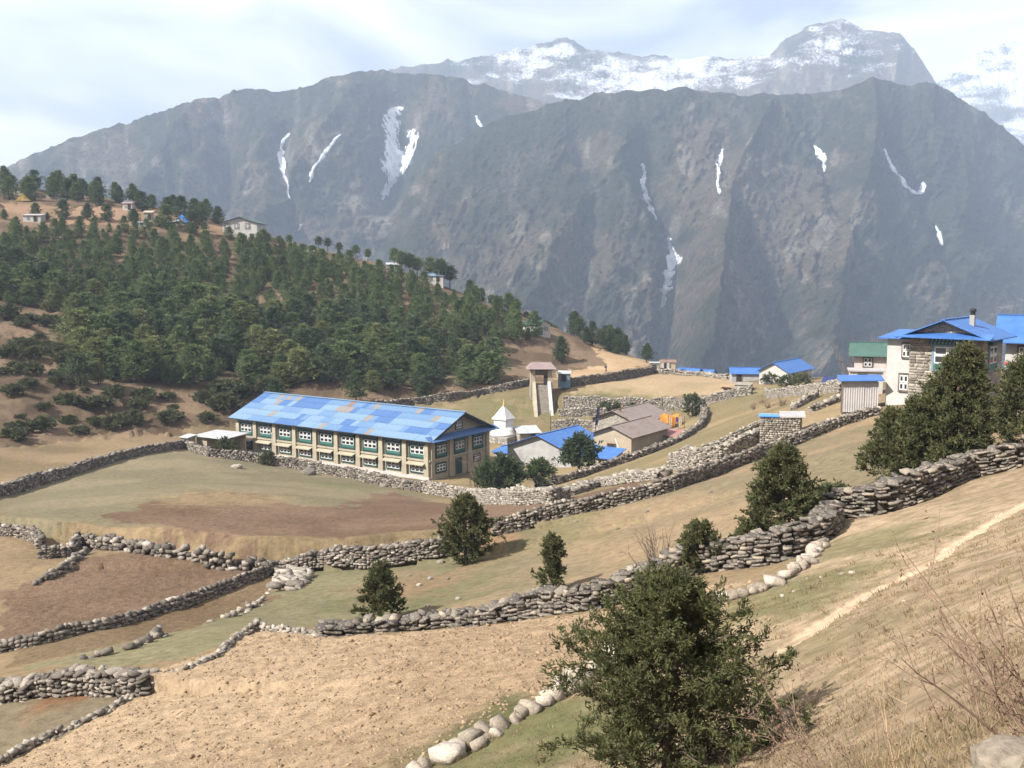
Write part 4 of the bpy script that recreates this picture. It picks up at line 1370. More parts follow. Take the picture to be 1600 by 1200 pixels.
# rows of single boulders and loose rocks
def boulder_row(px, size, label, seed, mat=None, step=0.8, name='boulder_row'):
    r = np.random.default_rng(seed + 500)
    pl = np.array([G(u, v)[:2] for u, v in px])
    ts, line, s = dense_line(pl, 0.1)
    mid = len(line) // 2
    root = gpt(*line[mid])
    e = empty(name, root, 0, label, 'boulders')
    x = 0
    while x < ts[-1]:
        d = size * r.uniform(0.55, 1.35)
        i = min(int(x / (ts[1] - ts[0])), len(line) - 1)
        x += d * step
        for q in range(1 if r.random() < 0.6 else 2):
            p = line[i] + r.normal(0, size * (0.12 + 0.5 * q), 2)
            sc = d * (1.0 if q == 0 else 0.6)
            o = obj('stone', stone_mesh(int(r.integers(0, len(SV))), mat or M['stone_pale']), None, e)
            o.location = gpt(p[0], p[1], sc * 0.22) - root
            o.rotation_euler = (r.normal(0, 0.3), r.normal(0, 0.3), r.uniform(0, 6.28))
            o.scale = (sc * r.uniform(0.9, 1.3), sc * r.uniform(0.7, 1.0), sc * r.uniform(0.6, 0.85))
    return e


boulder_row([(1000, 1020), (950, 1046), (900, 1075), (870, 1093), (820, 1120), (780, 1140), (730, 1167), (680, 1195), (600, 1235)], 0.46, 'row of big pale boulders bordering the tan tilled field', 1)
boulder_row([(1288, 846), (1268, 872), (1250, 890), (1225, 906), (1200, 920)], 0.36, 'row of pale boulders descending from the dark wall', 2)
boulder_row([(1195, 922), (1150, 935), (1110, 940), (1070, 950)], 0.30, 'spill of pale rubble between dark wall and juniper', 3, step=0.45)


def rock(u, v, size, label, seed, mat=None, flat=0.6, name='rock', group=None):
    r = np.random.default_rng(seed + 900)
    bm = bmesh.new()
    bmesh.ops.create_icosphere(bm, subdivisions=3, radius=0.5)
    for w in bm.verts:
        n = w.co.normalized()
        a = np.array([n.x * 2.0 + seed, n.y * 2.0])
        f = 0.75 + 0.5 * float(ridged(np.array([a[0] + n.z * 1.3]), np.array([a[1] - n.z * 1.7]), 3, seed)[0]) - 0.12
        q = Vector((round(n.x * 2.4) / 2.4, round(n.y * 2.4) / 2.4, round(n.z * 2.4) / 2.4))
        w.co = n * 0.5 * f * 0.55 + q * 0.22
        w.co.z *= flat
    me = bpy.data.meshes.new(name)
    bm.to_mesh(me)
    bm.free()
    p = G(u, v)
    o = obj(name, me, mat or M['stone_pale'], None, (p.x, p.y, p.z + size * flat * 0.22))
    o.scale = (size * r.uniform(0.9, 1.2), size * r.uniform(0.8, 1.1), size)
    o.rotation_euler = (r.normal(0, 0.1), r.normal(0, 0.1), r.uniform(0, 6.28))
    return tag(o, label, 'rock', group)


# the pale boulder at the photographer's feet
for (x, y, s_, lb) in [(2.36, 4.55, 0.42, 'large whitish boulder at the bottom edge under the bare stems'), (2.72, 4.6, 0.27, 'smaller pale rock beside the large whitish boulder')]:
    o = rock(1500, 1190, s_, lb, int(s_ * 100))
    o.location = gpt(x, y, 0.05)
rock(1408, 788, 0.8, 'grey boulder at the foot of the climbing dark wall', 31, M['stone_mid'])
rock(1462, 770, 0.9, 'brown grey boulder leaning on the climbing dark wall', 32, M['stone_mid'])
for i, (u, v, s_) in enumerate([(1316, 898, 0.14), (1331, 896, 0.15), (1283, 903, 0.12), (1262, 905, 0.1), (1240, 925, 0.1), (1222, 932, 0.12), (1412, 940, 0.08), (1496, 985, 0.07), (1417, 1063, 0.1), (960, 1110, 0.14), (1010, 1100, 0.1), (930, 1120, 0.08)]):
    rock(u, v, s_, 'small loose pale stone lying on the dry turf slope', 40 + i, group='loose stones on the turf slope')
for i, (u, v, s_) in enumerate([(655, 915, 0.3), (672, 905, 0.35), (688, 880, 0.5), (700, 905, 0.25), (716, 937, 0.3), (668, 948, 0.25), (640, 900, 0.25), (735, 857, 0.4), (865, 810, 0.4), (880, 806, 0.5), (900, 816, 0.3), (965, 827, 0.25), (870, 915, 0.2), (1010, 800, 0.3), (1110, 770, 0.3)]):
    rock(u, v, s_, 'small loose stone lying on the grass slope below the long wall', 60 + i, M['stone_light'], group='loose stones on the grass slope')
for i, (u, v, s_, lb) in enumerate([(482, 741, 2.2, 'grey boulder in the meadow close to the long building'), (573, 752, 2.0, 'white pale rock at the meadow edge by the boundary wall'), (600, 760, 1.3, 'flat pale rock where meadow meets ploughed field'), (370, 731, 1.6, 'low flat rock in the meadow under the boundary wall'), (266, 944, 1.0, 'grey bushy stone heap on the low stone row')]):
    rock(u, v, s_, lb, 80 + i, M['stone_light'], 0.45)

# ------------------------------------------------------------------ buildings
def win_proto(w, h, cols, rows, frame_m, sash_m, lintel=0.0, apron=0.0, bw=0.10, dent=None):
    """meshes of one window: outer frame, sashes, glass, optional lintel with dentils and apron; front faces -y, wall plane y=0"""
    fr = MB()
    fr.box(-w / 2, -w / 2 + bw, -0.10, 0.02, 0, h)
    fr.box(w / 2 - bw, w / 2, -0.10, 0.02, 0, h)
    fr.box(-w / 2 + bw, w / 2 - bw, -0.10, 0.02, 0, bw)
    fr.box(-w / 2 + bw, w / 2 - bw, -0.10, 0.02, h - bw, h)
    sa = MB()
    z0, z1 = bw + apron, h - bw
    x0, x1 = -w / 2 + bw, w / 2 - bw
    cw, ch = (x1 - x0) / cols, (z1 - z0) / rows
    t = min(0.09, cw * 0.2)
    for c in range(cols):
        for r_ in range(rows):
            a0, a1 = x0 + c * cw + 0.012, x0 + (c + 1) * cw - 0.012
            b0, b1 = z0 + r_ * ch + 0.012, z0 + (r_ + 1) * ch - 0.012
            sa.box(a0, a0 + t, -0.075, -0.03, b0, b1)
            sa.box(a1 - t, a1, -0.075, -0.03, b0, b1)
            sa.box(a0 + t, a1 - t, -0.073, -0.03, b0, b0 + t)
            sa.box(a0 + t, a1 - t, -0.073, -0.03, b1 - t, b1)
    gl = MB().box(x0, x1, -0.045, -0.02, z0, z1)
    d = {'window': (fr.mesh('window'), frame_m), 'sash': (sa.mesh('sash'), sash_m), 'pane': (gl.mesh('pane'), M['glass'])}
    if apron:
        ap = MB().box(x0, x1, -0.07, -0.02, bw, z0 - 0.01)
        d['apron'] = (ap.mesh('apron'), M['green_paint'])
    if lintel:
        li = MB().box(-w / 2 - 0.15, w / 2 + 0.15, -0.34, 0.0, h + 0.01, h + lintel)
        d['lintel'] = (li.mesh('lintel'), M['dark_green'])
        de = MB()
        n = int(w / 0.24)
        for i in range(n):
            xa = -w / 2 - 0.1 + (w + 0.2) * (i + 0.2) / n
            de.box(xa, xa + (w + 0.2) / n * 0.45, -0.37, -0.343, h + 0.05, h + lintel * 0.45)
            de.box(xa + 0.08, xa + 0.08 + (w + 0.2) / n * 0.4, -0.37, -0.343, h + lintel * 0.58, h + lintel * 0.9)
        d['dentil'] = (de.mesh('dentil'), dent or M['blue_grey_paint'])
    for k, (me, m) in d.items():
        me.materials.append(m)
    return d


def put_window(d, parent, loc, rz=0.0, sc=(1, 1, 1)):
    w = obj('window', d['window'][0], None, parent, loc)
    w.rotation_euler = (0, 0, rz)
    w.scale = sc
    for k, (me, m) in d.items():
        if k != 'window':
            c_ = obj(k, me, None, w)
            if k == 'dentil':
                c_['kind'] = 'stuff'
    return w


def put_door(parent, loc, rz, w, h, mat):
    d = MB().box(-w / 2, w / 2, -0.05, 0.02, 0, h).build('door', mat, parent)
    d.location = loc
    d.rotation_euler = (0, 0, rz)
    fr = MB()
    fr.box(-w / 2 - 0.1, -w / 2, -0.09, 0.02, 0, h + 0.1)
    fr.box(w / 2, w / 2 + 0.1, -0.09, 0.02, 0, h + 0.1)
    fr.box(-w / 2, w / 2, -0.09, 0.02, h + 0.003, h + 0.1)
    fr.build('frame', M['wood'], d)
    return d


SMALLW = win_proto(1.0, 1.1, 2, 2, M['wood'], M['white_paint'])
HALF = math.pi / 2


def house(name, label, loc, yaw, w, d, h, roof, rise, over, wall, roofm, cat='house', wins=(), doors=(), base=1.2, th=0.07, back_high=True, wall2=None, proto=None):
    """origin = front left corner, front faces local -y. roof: 'gx' ridge along x, 'gy' ridge along y, 'mono' low at front, 'flat'"""
    e = empty(name, loc, yaw, label, cat)
    b = MB()
    if roof == 'gy':
        b.prism([(0, -base), (w, -base), (w, h), (w / 2, h + rise), (0, h)], 'y', 0, d)
    elif roof == 'gx':
        b.prism([(0, -base), (d, -base), (d, h), (d / 2, h + rise), (0, h)], 'x', 0, w)
    elif roof == 'mono':
        b.prism([(0, -base), (d, -base), (d, h + rise), (0, h)], 'x', 0, w)
    else:
        b.box(0, w, 0, d, -base, h)
    b.build('wall', wall, e)
    up = 0.03 + th
    o = over
    if roof == 'gy':
        k = rise / (w / 2)
        MB().slab((-o, -o, h - k * o + up), (w / 2, -o, h + rise + up), (w / 2, d + o, h + rise + up), (-o, d + o, h - k * o + up), th).build('roof', roofm, e)
        MB().slab((w / 2 + 0.003, -o, h + rise + up), (w + o, -o, h - k * o + up), (w + o, d + o, h - k * o + up), (w / 2 + 0.003, d + o, h + rise + up), th).build('roof', roofm, e)
        MB().box(w / 2 - 0.14, w / 2 + 0.14, -o - 0.02, d + o + 0.02, h + rise + up - 0.02, h + rise + up + 0.05).build('ridge_cap', roofm, e)
    elif roof == 'gx':
        k = rise / (d / 2)
        MB().slab((-o, -o, h - k * o + up), (w + o, -o, h - k * o + up), (w + o, d / 2, h + rise + up), (-o, d / 2, h + rise + up), th).build('roof', roofm, e)
        MB().slab((-o, d / 2 + 0.003, h + rise + up), (w + o, d / 2 + 0.003, h + rise + up), (w + o, d + o, h - k * o + up), (-o, d + o, h - k * o + up), th).build('roof', roofm, e)
        MB().box(-o - 0.02, w + o + 0.02, d / 2 - 0.14, d / 2 + 0.14, h + rise + up - 0.02, h + rise + up + 0.05).build('ridge_cap', roofm, e)
    elif roof == 'mono':
        k = rise / d
        MB().slab((-o, -o, h - k * o + up), (w + o, -o, h - k * o + up), (w + o, d + o, h + rise + k * o + up), (-o, d + o, h + rise + k * o + up), th).build('roof', roofm, e)
    else:
        MB().box(-o, w + o, -o, d + o, h + 0.02, h + 0.02 + th * 2).build('roof', roofm, e)
    for (side, a, z, sc) in wins:
        pr = proto or SMALLW
        if side == 'f':
            put_window(pr, e, (a, -0.03, z), 0, (sc, 1, sc))
        elif side == 'r':
            put_window(pr, e, (w + 0.03, a, z), HALF, (sc, 1, sc))
        else:
            put_window(pr, e, (-0.03, a, z), -HALF, (sc, 1, sc))
    for (side, a, dw, dh, m) in doors:
        loc_ = (a, -0.03, 0) if side == 'f' else ((w + 0.03, a, 0) if side == 'r' else (-0.03, a, 0))
        put_door(e, loc_, 0 if side == 'f' else (HALF if side == 'r' else -HALF), dw, dh, m)
    return e


# ---- the long two storey lodge
LA = at(372, 708, 158)
LB = at(672, 750, 136)
LV = LB - LA
LL = float(np.hypot(LV[0], LV[1]))
LYAW = math.atan2(LV[1], LV[0])
LW, LH = 13.4, 5.65
lodge = empty('lodge', (LA[0], LA[1], (LA[2] + LB[2]) / 2), LYAW, 'long two storey cream lodge with patched blue metal roof', 'building')
MB().box(0, LL, 0, LW, -2.0, LH).build('wall', M['cream'], lodge)
MB().prism([(0.002, LH + 0.002), (LW, LH + 0.002), (LW / 2, LH + 2.72)], 'x', 0.3, LL - 0.3).build('gable_wall', M['cream'], lodge)
MB().box(-0.12, LL + 0.12, -0.45, -0.003, -2.0, 0.55).build('plinth', M['plinth'], lodge)
MB().box(-0.1, LL + 0.1, -0.22, -0.002, 2.60, 2.86).build('ledge', M['cream'], lodge)
MB().box(LL + 0.002, LL + 0.16, -0.22, LW, 2.60, 2.86).build('ledge', M['cream'], lodge)
MB().box(-0.5, LL + 0.5, -0.55, -0.05, LH - 0.28, LH - 0.02).build('fascia', M['dark_wood'], lodge)
NB = 9
bay = LL / NB
pil = MB().prism([(-0.42, 0.56), (0.42, 0.56), (0.34, LH - 0.3), (-0.34, LH - 0.3)], 'y', -0.36, -0.004).mesh('pilaster')
pil.materials.append(M['cream'])
for i in range(NB + 1):
    obj('pilaster', pil, None, lodge, (min(max(i * bay, 0.42), LL - 0.42), 0, 0))
gp = MB().prism([(-0.40, 0.0), (0.40, 0.0), (0.32, LH - 0.3), (-0.32, LH - 0.3)], 'y', -0.26, -0.004).mesh('pilaster')
gp.materials.append(M['cream'])
for yv in (0.42, 4.4, 8.6, LW - 0.42):
    o = obj('pilaster', gp, None, lodge, (LL, yv, 0))
    o.rotation_euler = (0, 0, HALF)
UPW = win_proto(2.85, 2.0, 3, 2, M['dark_green'], M['white_paint'], lintel=0.42, apron=0.36, bw=0.24)
LOW = win_proto(2.6, 1.3, 3, 2, M['dark_green'], M['white_paint'], bw=0.2)
ATW = win_proto(1.6, 1.3, 3, 2, M['dark_green'], M['white_paint'], bw=0.1)
awn = MB().slab((-1.55, -0.85, 0.0), (1.55, -0.85, 0.0), (1.55, -0.003, 0.28), (-1.55, -0.003, 0.28), 0.12).mesh('awning')
awn.materials.append(M['cream'])
for i in range(NB):
    xc = (i + 0.5) * bay
    put_window(UPW, lodge, (xc, -0.03, 2.90))
    put_window(LOW, lodge, (xc, -0.03, 0.85))
    obj('awning', awn, None, lodge, (xc, 0, 2.22))
for yv in (2.4, 6.5, 10.7):
    put_window(UPW, lodge, (LL + 0.03, yv, 2.90), HALF, (0.86, 1, 0.98))
put_window(LOW, lodge, (LL + 0.03, 2.3, 0.8), HALF, (0.9, 1, 1.1))
put_window(LOW, lodge, (LL + 0.03, 10.5, 1.1), HALF, (0.62, 1, 0.9))
put_door(lodge, (LL + 0.03, 6.3, 0.0), HALF, 1.2, 2.2, M['dark_green'])
put_window(ATW, lodge, (LL - 0.27, LW / 2, LH + 0.55), HALF)
# roof of separate metal sheets
NC, NR = 40, 5
ov = 1.0
ez, rz_ = LH - 0.20, LH + 2.95
ey, ry = -ov, LW / 2
sl_len = math.hypot(ry - ey, rz_ - ez)
ang = math.atan2(rz_ - ez, ry - ey)
cw_ = (LL + 2 * ov) / NC
rl = sl_len / NR
sheet = {}
for kname in ('pale_blue', 'mid_blue', 'deep_blue', 'tan_tin', 'rust_tin'):
    mb = MB()
    n = 8
    for j in range(n):      # corrugations
        xa, xb = cw_ * j / n, cw_ * (j + 1) / n
        zz = 0.018 if j % 2 else 0.0
        mb.add([(xa, 0, zz), (xb, 0, 0.018 - zz), (xb, rl + 0.12, 0.018 - zz + 0.0), (xa, rl + 0.12, zz)], [(0, 1, 2, 3)])
    me = mb.mesh('roof_sheet')
    me.materials.append(M[kname])
    sheet[kname] = me
rr_ = random.Random(12)
for r_ in range(NR):
    c = 0
    while c < NC:
        run = rr_.choice([1, 1, 2, 2, 3, 4])
        q = rr_.random()
        if r_ >= 3:
            kname = 'pale_blue' if q < 0.30 else 'mid_blue' if q < 0.60 else 'deep_blue' if q < 0.82 else 'tan_tin' if q < 0.985 else 'rust_tin'
        else:
            kname = 'pale_blue' if q < 0.55 else 'mid_blue' if q < 0.74 else 'deep_blue' if q < 0.95 else 'tan_tin'
        if kname == 'tan_tin':
            run = 1
        if r_ == NR - 1 and kname == 'pale_blue':
            kname = 'mid_blue'
        for _ in range(run):
            if c >= NC:
                break
            d_ = r_ * rl
            o = obj('roof_sheet', sheet[kname], None, lodge, (-ov + c * cw_, ey + d_ * math.cos(ang), ez + d_ * math.sin(ang) + 0.05 + rr_.uniform(0, 0.02) + 0.015 * r_))
            o.rotation_euler = (ang - 0.006, 0, 0)
            c += 1
MB().slab((-ov, ey, ez), (LL + ov, ey, ez), (LL + ov, ry, rz_), (-ov, ry, rz_), 0.08).build('roof_deck', M['dark_wood'], lodge)
MB().slab((-ov, ry + 0.003, rz_ + 0.1), (LL + ov, ry + 0.003, rz_ + 0.1), (LL + ov, LW + ov, ez + 0.1), (-ov, LW + ov, ez + 0.1), 0.1).build('roof', M['pale_blue'], lodge)
MB().box(-ov - 0.05, LL + ov + 0.05, ry - 0.25, ry + 0.25, rz_ + 0.12, rz_ + 0.2).build('ridge_cap', M['pale_blue'], lodge)
MB().slab((LL + 0.004, -ov, LH + 0.42), (LL + 1.5, -ov - 0.1, LH - 0.12), (LL + 1.5, LW + ov, LH - 0.12), (LL + 0.004, LW + ov, LH + 0.42), 0.07).build('skirt_roof', M['deep_blue'], lodge)
MB().box(LL + 0.01, LL + 0.5, -0.5, LW + 0.5, LH - 0.30, LH - 0.02).build('fascia', M['dark_wood'], lodge)
for yy_ in (-1, 1):
    MB().slab((LL + ov - 0.1, ry, rz_ + 0.02), (LL + ov + 0.06, ry, rz_ + 0.02), (LL + ov + 0.06, ry + yy_ * (ry - ey), ez + 0.02), (LL + ov - 0.1, ry + yy_ * (ry - ey), ez + 0.02), 0.22).build('bargeboard', M['dark_wood'], lodge)
fp = lodge.matrix_basis @ Vector((12.5, -4.2, 0))
fpole = empty('flagpole', gpt(fp.x, fp.y), 0, 'thin white pole in front of the long lodge', 'pole')
MB().tube([(0, 0, -0.3), (0, 0, 4.2)], 0.06, 6).build('pole', M['white_paint'], fpole)
MB().lathe([(0.03, 4.15), (0.12, 4.22), (0.12, 4.32), (0.03, 4.4)], 8).build('finial', M['white_paint'], fpole)

# ---- sheds left of the lodge
p = G(283, 697)
house('hut', 'tiny white roofed hut at the end of the meadow wall', p, R(-30), 1.5, 1.4, 1.4, 'mono', 0.2, 0.25, M['concrete'], M['white_tin'], 'hut', doors=[('f', 0.8, 0.6, 1.1, M['dark_wood'])])
p = G(308, 700)
sh_ = empty('open_shelter', p, R(-32), 'open fronted shelter with grey metal roof beside the lodge', 'shelter')
MB().box(0, 2.2, 0, 4.0, -0.5, 1.9).build('wall', M['tan_wall'], sh_)
MB().box(2.2, 6.4, 3.7, 4.0, -0.5, 2.0).build('back_wall', M['tan_wall'], sh_)
for xx_ in (4.2, 6.2):
    MB().box(xx_, xx_ + 0.15, 0.1, 0.25, -0.5, 2.0).build('post', M['wood'], sh_)
MB().slab((-0.4, -0.6, 1.98), (6.8, -0.6, 2.05), (6.8, 4.4, 2.35), (-0.4, 4.4, 2.25), 0.1).build('roof', M['white_tin'], sh_)

# ---- compound behind the lodge
BY = LYAW
a = at(793, 737, 147)
house('hall', 'grey walled hall with blue gable roof behind the garden trees', (a[0], a[1], a[2]), BY, 11.0, 10.0, 3.9, 'gy', 2.0, 0.7, M['grey_wall'], M['blue_y'], 'building', wins=[('r', 3.0, 1.4, 1.0), ('r', 7.0, 1.4, 1.0)])
a = at(905, 735, 139)
house('lean_to', 'low blue roofed lean-to attached to the grey hall', (a[0] + 0.3, a[1], a[2] + 0.2), BY, 4.6, 3.4, 1.9, 'mono', 0.7, 0.4, M['tan_wall'], M['blue'], 'shed', doors=[('f', 1.5, 0.9, 1.7, M['dark_wood'])])
a = at(771, 722, 155)
house('shed', 'small blue roofed shed squeezed between lodge and grey hall', (a[0], a[1], a[2]), BY, 2.6, 3, 1.6, 'mono', 0.5, 0.3, M['grey_wall'], M['blue'], 'shed', doors=[('f', 1.2, 0.8, 1.4, M['dark_wood'])])
a = at(927, 716, 147)
house('barn', 'tan walled barn with rusty brown metal roof nearer the curved wall', (a[0], a[1], a[2] + 0.5), BY, 6.2, 11.5, 3.3, 'gy', 1.2, 0.6, M['tan_wall'], M['old_tin'], 'barn', doors=[('f', 3, 1.2, 1.9, M['dark_wood'])])
a = at(916, 684, 166)
house('barn', 'rusty brown roofed barn behind the tan walled one', (a[0] + 1.0, a[1], a[2] + 0.3), BY, 8.0, 11.0, 3.0, 'gy', 1.5, 0.7, M['masonry'], M['old_tin'], 'barn', doors=[('r', 3, 1.2, 1.9, M['dark_wood'])])
a = at(1018, 696, 153)
house('shed', 'low shed with dark red metal roof beside the orange tarp', (a[0], a[1], a[2]), BY, 4.4, 3.6, 1.7, 'mono', 0.35, 0.35, M['masonry'], M['red_tin'], 'shed', doors=[('r', 1.8, 0.9, 1.5, M['dark_wood'])])
a = at(897, 706, 150)
house('porch', 'small rust red roofed porch between the blue hall and barn', (a[0], a[1], a[2] - 0.3), BY, 2.4, 2.4, 2.2, 'mono', 0.4, 0.25, M['tan_wall'], M['rust_tin'], 'porch', doors=[('f', 1.2, 0.8, 1.7, M['dark_wood'])])
# sloping timber prop against the barn
a = G(973, 717)
prop = MB().tube([(a.x, a.y, a.z - 0.1), (a.x - 1.0, a.y + 0.9, a.z + 2.8)], 0.09, 6).build('timber_prop', M['white_paint'])
tag(prop, 'pale slanting timber propped against the tan barn', 'post')

# stupa
a = at(787, 682, 166)
st = empty('stupa', (a[0], a[1], a[2] - 0.1), BY, 'white stupa with pointed spire behind the lodge', 'stupa')
MB().box(-2.3, 2.3, -2.3, 2.3, -1.2, 0.35).build('plinth', M['masonry_pale'], st)
MB().lathe([(2.25, 0.353), (2.25, 0.75), (2.0, 0.95), (1.95, 1.3), (1.6, 1.75), (1.25, 1.95)], 20).build('dome', M['stupa'], st, True)
MB().box(-1.15, 1.15, -1.15, 1.15, 1.9, 3.0).build('harmika', M['stupa'], st)
MB().box(-1.4, 1.4, -1.4, 1.4, 3.003, 3.25).build('cornice', M['stupa'], st)
sp_ = MB()
sp_.add([(-1.3, -1.3, 3.253), (1.3, -1.3, 3.253), (1.3, 1.3, 3.253), (-1.3, 1.3, 3.253), (-0.14, -0.14, 5.1), (0.14, -0.14, 5.1), (0.14, 0.14, 5.1), (-0.14, 0.14, 5.1)],
        [(3, 2, 1, 0), (4, 5, 6, 7), (0, 1, 5, 4), (1, 2, 6, 5), (2, 3, 7, 6), (3, 0, 4, 7)])
sp_.build('spire', M['stupa'], st)
MB().lathe([(0.16, 5.102), (0.22, 5.2), (0.12, 5.4), (0.05, 5.9), (0.02, 6.2)], 10).build('finial', M['gold'], st, True)
# low shed with a sheet of tin leaning beside the stupa
a = at(812, 685, 163)
house('low_shed', 'low shed with sloping white tin between stupa and stairs', (a[0], a[1], a[2]), R(15), 3.4, 3.0, 0.8, 'mono', 0.6, 0.3, M['masonry'], M['white_tin'], 'shed', doors=[('f', 2.4, 0.8, 0.75, M['dark_wood'])])

# gatehouse with stairs
a = at(850, 657, 186)
top = at(849, 602, 193.5)
gt = empty('gatehouse', (a[0], a[1], a[2]), R(2), 'gatehouse with pinkish hipped roof over a long straight stair', 'gatehouse')
rise_ = top[2] - a[2]
run_ = 7.6
MB().box(-2.1, 2.1, run_, run_ + 3.4, -1.5, rise_).build('podium', M['masonry'], gt)
ns_ = 24
for i in range(ns_):
    z0, z1 = rise_ * i / ns_, rise_ * (i + 1) / ns_
    y0 = run_ * i / ns_
    MB().box(-1.12, 1.12, y0, run_ - 0.002, z0 + (0.001 if i else -0.8), z1).build('step', M['concrete'], gt)
for sx_ in (-1, 1):
    x0, x1 = (1.14, 1.75) if sx_ > 0 else (-1.75, -1.14)
    MB().prism([(-0.6, -1.2), (run_ + 0.0, -1.2), (run_ + 0.0, rise_ + 0.75), (-0.6, 0.75)], 'x', x0, x1).build('parapet', M['white'] if sx_ > 0 else M['cream'], gt)
for sx_ in (-1, 1):
    x0, x1 = (1.2, 2.05) if sx_ > 0 else (-2.05, -1.2)
    MB().box(x0, x1, run_ + 0.01, run_ + 3.3, rise_ + 0.002, rise_ + 2.9).build('side_wall', M['tan_wall'], gt)
MB().box(-1.198, 1.198, run_ + 0.02, run_ + 0.5, rise_ + 1.9, rise_ + 2.9).build('lintel_wall', M['wood'], gt)
MB().box(0.45, 1.198, run_ + 0.05, run_ + 0.4, rise_ + 0.003, rise_ + 1.898).build('door', M['dark_wood'], gt)
MB().box(-2.4, 2.4, run_ - 0.3, run_ + 3.6, rise_ + 2.903, rise_ + 3.1).build('eave_beam', M['dark_wood'], gt)
hp = MB()
hx, hy0, hy1, hz = 2.85, run_ - 0.8, run_ + 4.1, rise_ + 3.1
hp.add([(-hx, hy0, hz), (hx, hy0, hz), (hx, hy1, hz), (-hx, hy1, hz), (-1.9, run_ + 1.65, hz + 1.15), (1.9, run_ + 1.65, hz + 1.15)],
       [(3, 2, 1, 0), (0, 1, 5, 4), (1, 2, 5), (2, 3, 4, 5), (3, 0, 4)])
hp.build('roof', M['pink_roof'], gt)
a = at(872, 596, 197)
house('shed', 'small blue green shed beside the gatehouse', (a[0], a[1], a[2]), R(-8), 2.2, 2.5, 1.5, 'mono', 0.25, 0.25, M['blue_grey_paint'], M['white_tin'], 'shed', doors=[('f', 1.1, 0.8, 1.3, M['dark_wood'])])

# poles with prayer flags
for i, (u, v, v2, lb, lean) in enumerate([(926, 690, 632, 'dark prayer flag pole standing by the rusty barn', 0.8), (968, 660, 628, 'prayer flag pole behind the rusty barn roofs', 0.1), (860, 686, 640, 'thin bare pole near the stair foot', 0.05)]):
    a = at(u, v, 158 + i * 6)
    ht = (v - v2) / 1600 * a[1]
    pe = empty('flag_pole', (a[0], a[1], a[2]), R(20), lb, 'pole')
    MB().tube([(0, 0, -3.0), (lean, 0, ht)], [0.08, 0.05], 6).build('pole', M['dark_wood'], pe)
    if i < 2:
        fl = MB()
        n = 14
        for j in range(n):
            t0, t1 = 0.45 + 0.5 * j / n, 0.45 + 0.5 * (j + 1) / n
            wv0, wv1 = 0.12 * math.sin(j * 1.1), 0.12 * math.sin((j + 1) * 1.1)
            fl.add([(lean * t0, 0.02, ht * t0), (lean * t0 + 0.5, 0.02 + wv0, ht * t0 - 0.1), (lean * t1 + 0.5, 0.02 + wv1, ht * t1 - 0.1), (lean * t1, 0.02, ht * t1)], [(0, 1, 2, 3)])
        fl.build('flag', M['cloth_indigo'] if i == 0 else M['cloth_cream'], pe)

# orange tarp shelter and hanging cloth
a = at(1030, 664, 166)
tp = empty('tarp_shelter', (a[0], a[1], a[2]), R(-8), 'bright orange tarp pitched as a shelter in the compound corner', 'tarp')
tm = MB()
n = 8
for i in range(n):
    for j in range(5):
        def q_(ii, jj):
            x = 3.0 * ii / n
            y = 2.4 * jj / 5
            z = 0.55 + 1.0 * (jj / 5) + 0.12 * math.sin(ii * 1.3 + jj) - 0.18 * math.sin(math.pi * ii / n)
            return (x + 0.25 * jj / 5, y, z)
        tm.add([q_(i, j), q_(i + 1, j), q_(i + 1, j + 1), q_(i, j + 1)], [(0, 1, 2, 3)])
tm.build('tarp', M['tarp_orange'], tp)
for (x, y, h_) in ((0.05, 0.05, 0.55), (2.95, 0.05, 0.55), (0.3, 2.35, 1.55), (3.2, 2.35, 1.55)):
    MB().tube([(x, y, -0.4), (x, y, h_)], 0.05, 6).build('pole', M['wood'], tp)
a = at(1046, 668, 163)
cl = empty('clothes_line', (a[0], a[1], a[2]), R(0), 'line of hanging cream and indigo cloths beside the orange tarp', 'cloth')
for x in (-0.2, 2.4):
    MB().tube([(x, 0, -0.5), (x, 0, 1.9)], 0.05, 6).build('post', M['wood'], cl)
MB().tube([(-0.2, 0, 1.85), (1.1, 0, 1.7), (2.4, 0, 1.85)], 0.015, 4).build('line', M['straw'], cl)
for i, (x0, x1, z0, m) in enumerate([(-0.1, 0.35, 0.3, 'cloth_cream'), (0.42, 0.85, 0.2, 'tarp_orange'), (0.95, 1.4, 0.9, 'cloth_indigo'), (1.45, 1.95, 0.1, 'cloth_cream')]):
    mm_ = MB()
    for j in range(6):
        xa, xb = x0 + (x1 - x0) * j / 6, x0 + (x1 - x0) * (j + 1) / 6
        ya, yb = 0.05 * math.sin(j * 2), 0.05 * math.sin((j + 1) * 2)
        mm_.add([(xa, ya, z0), (xb, yb, z0), (xb, 0, 1.72), (xa, 0, 1.72)], [(0, 1, 2, 3)])
    mm_.build('hanging_cloth', M[m], cl)

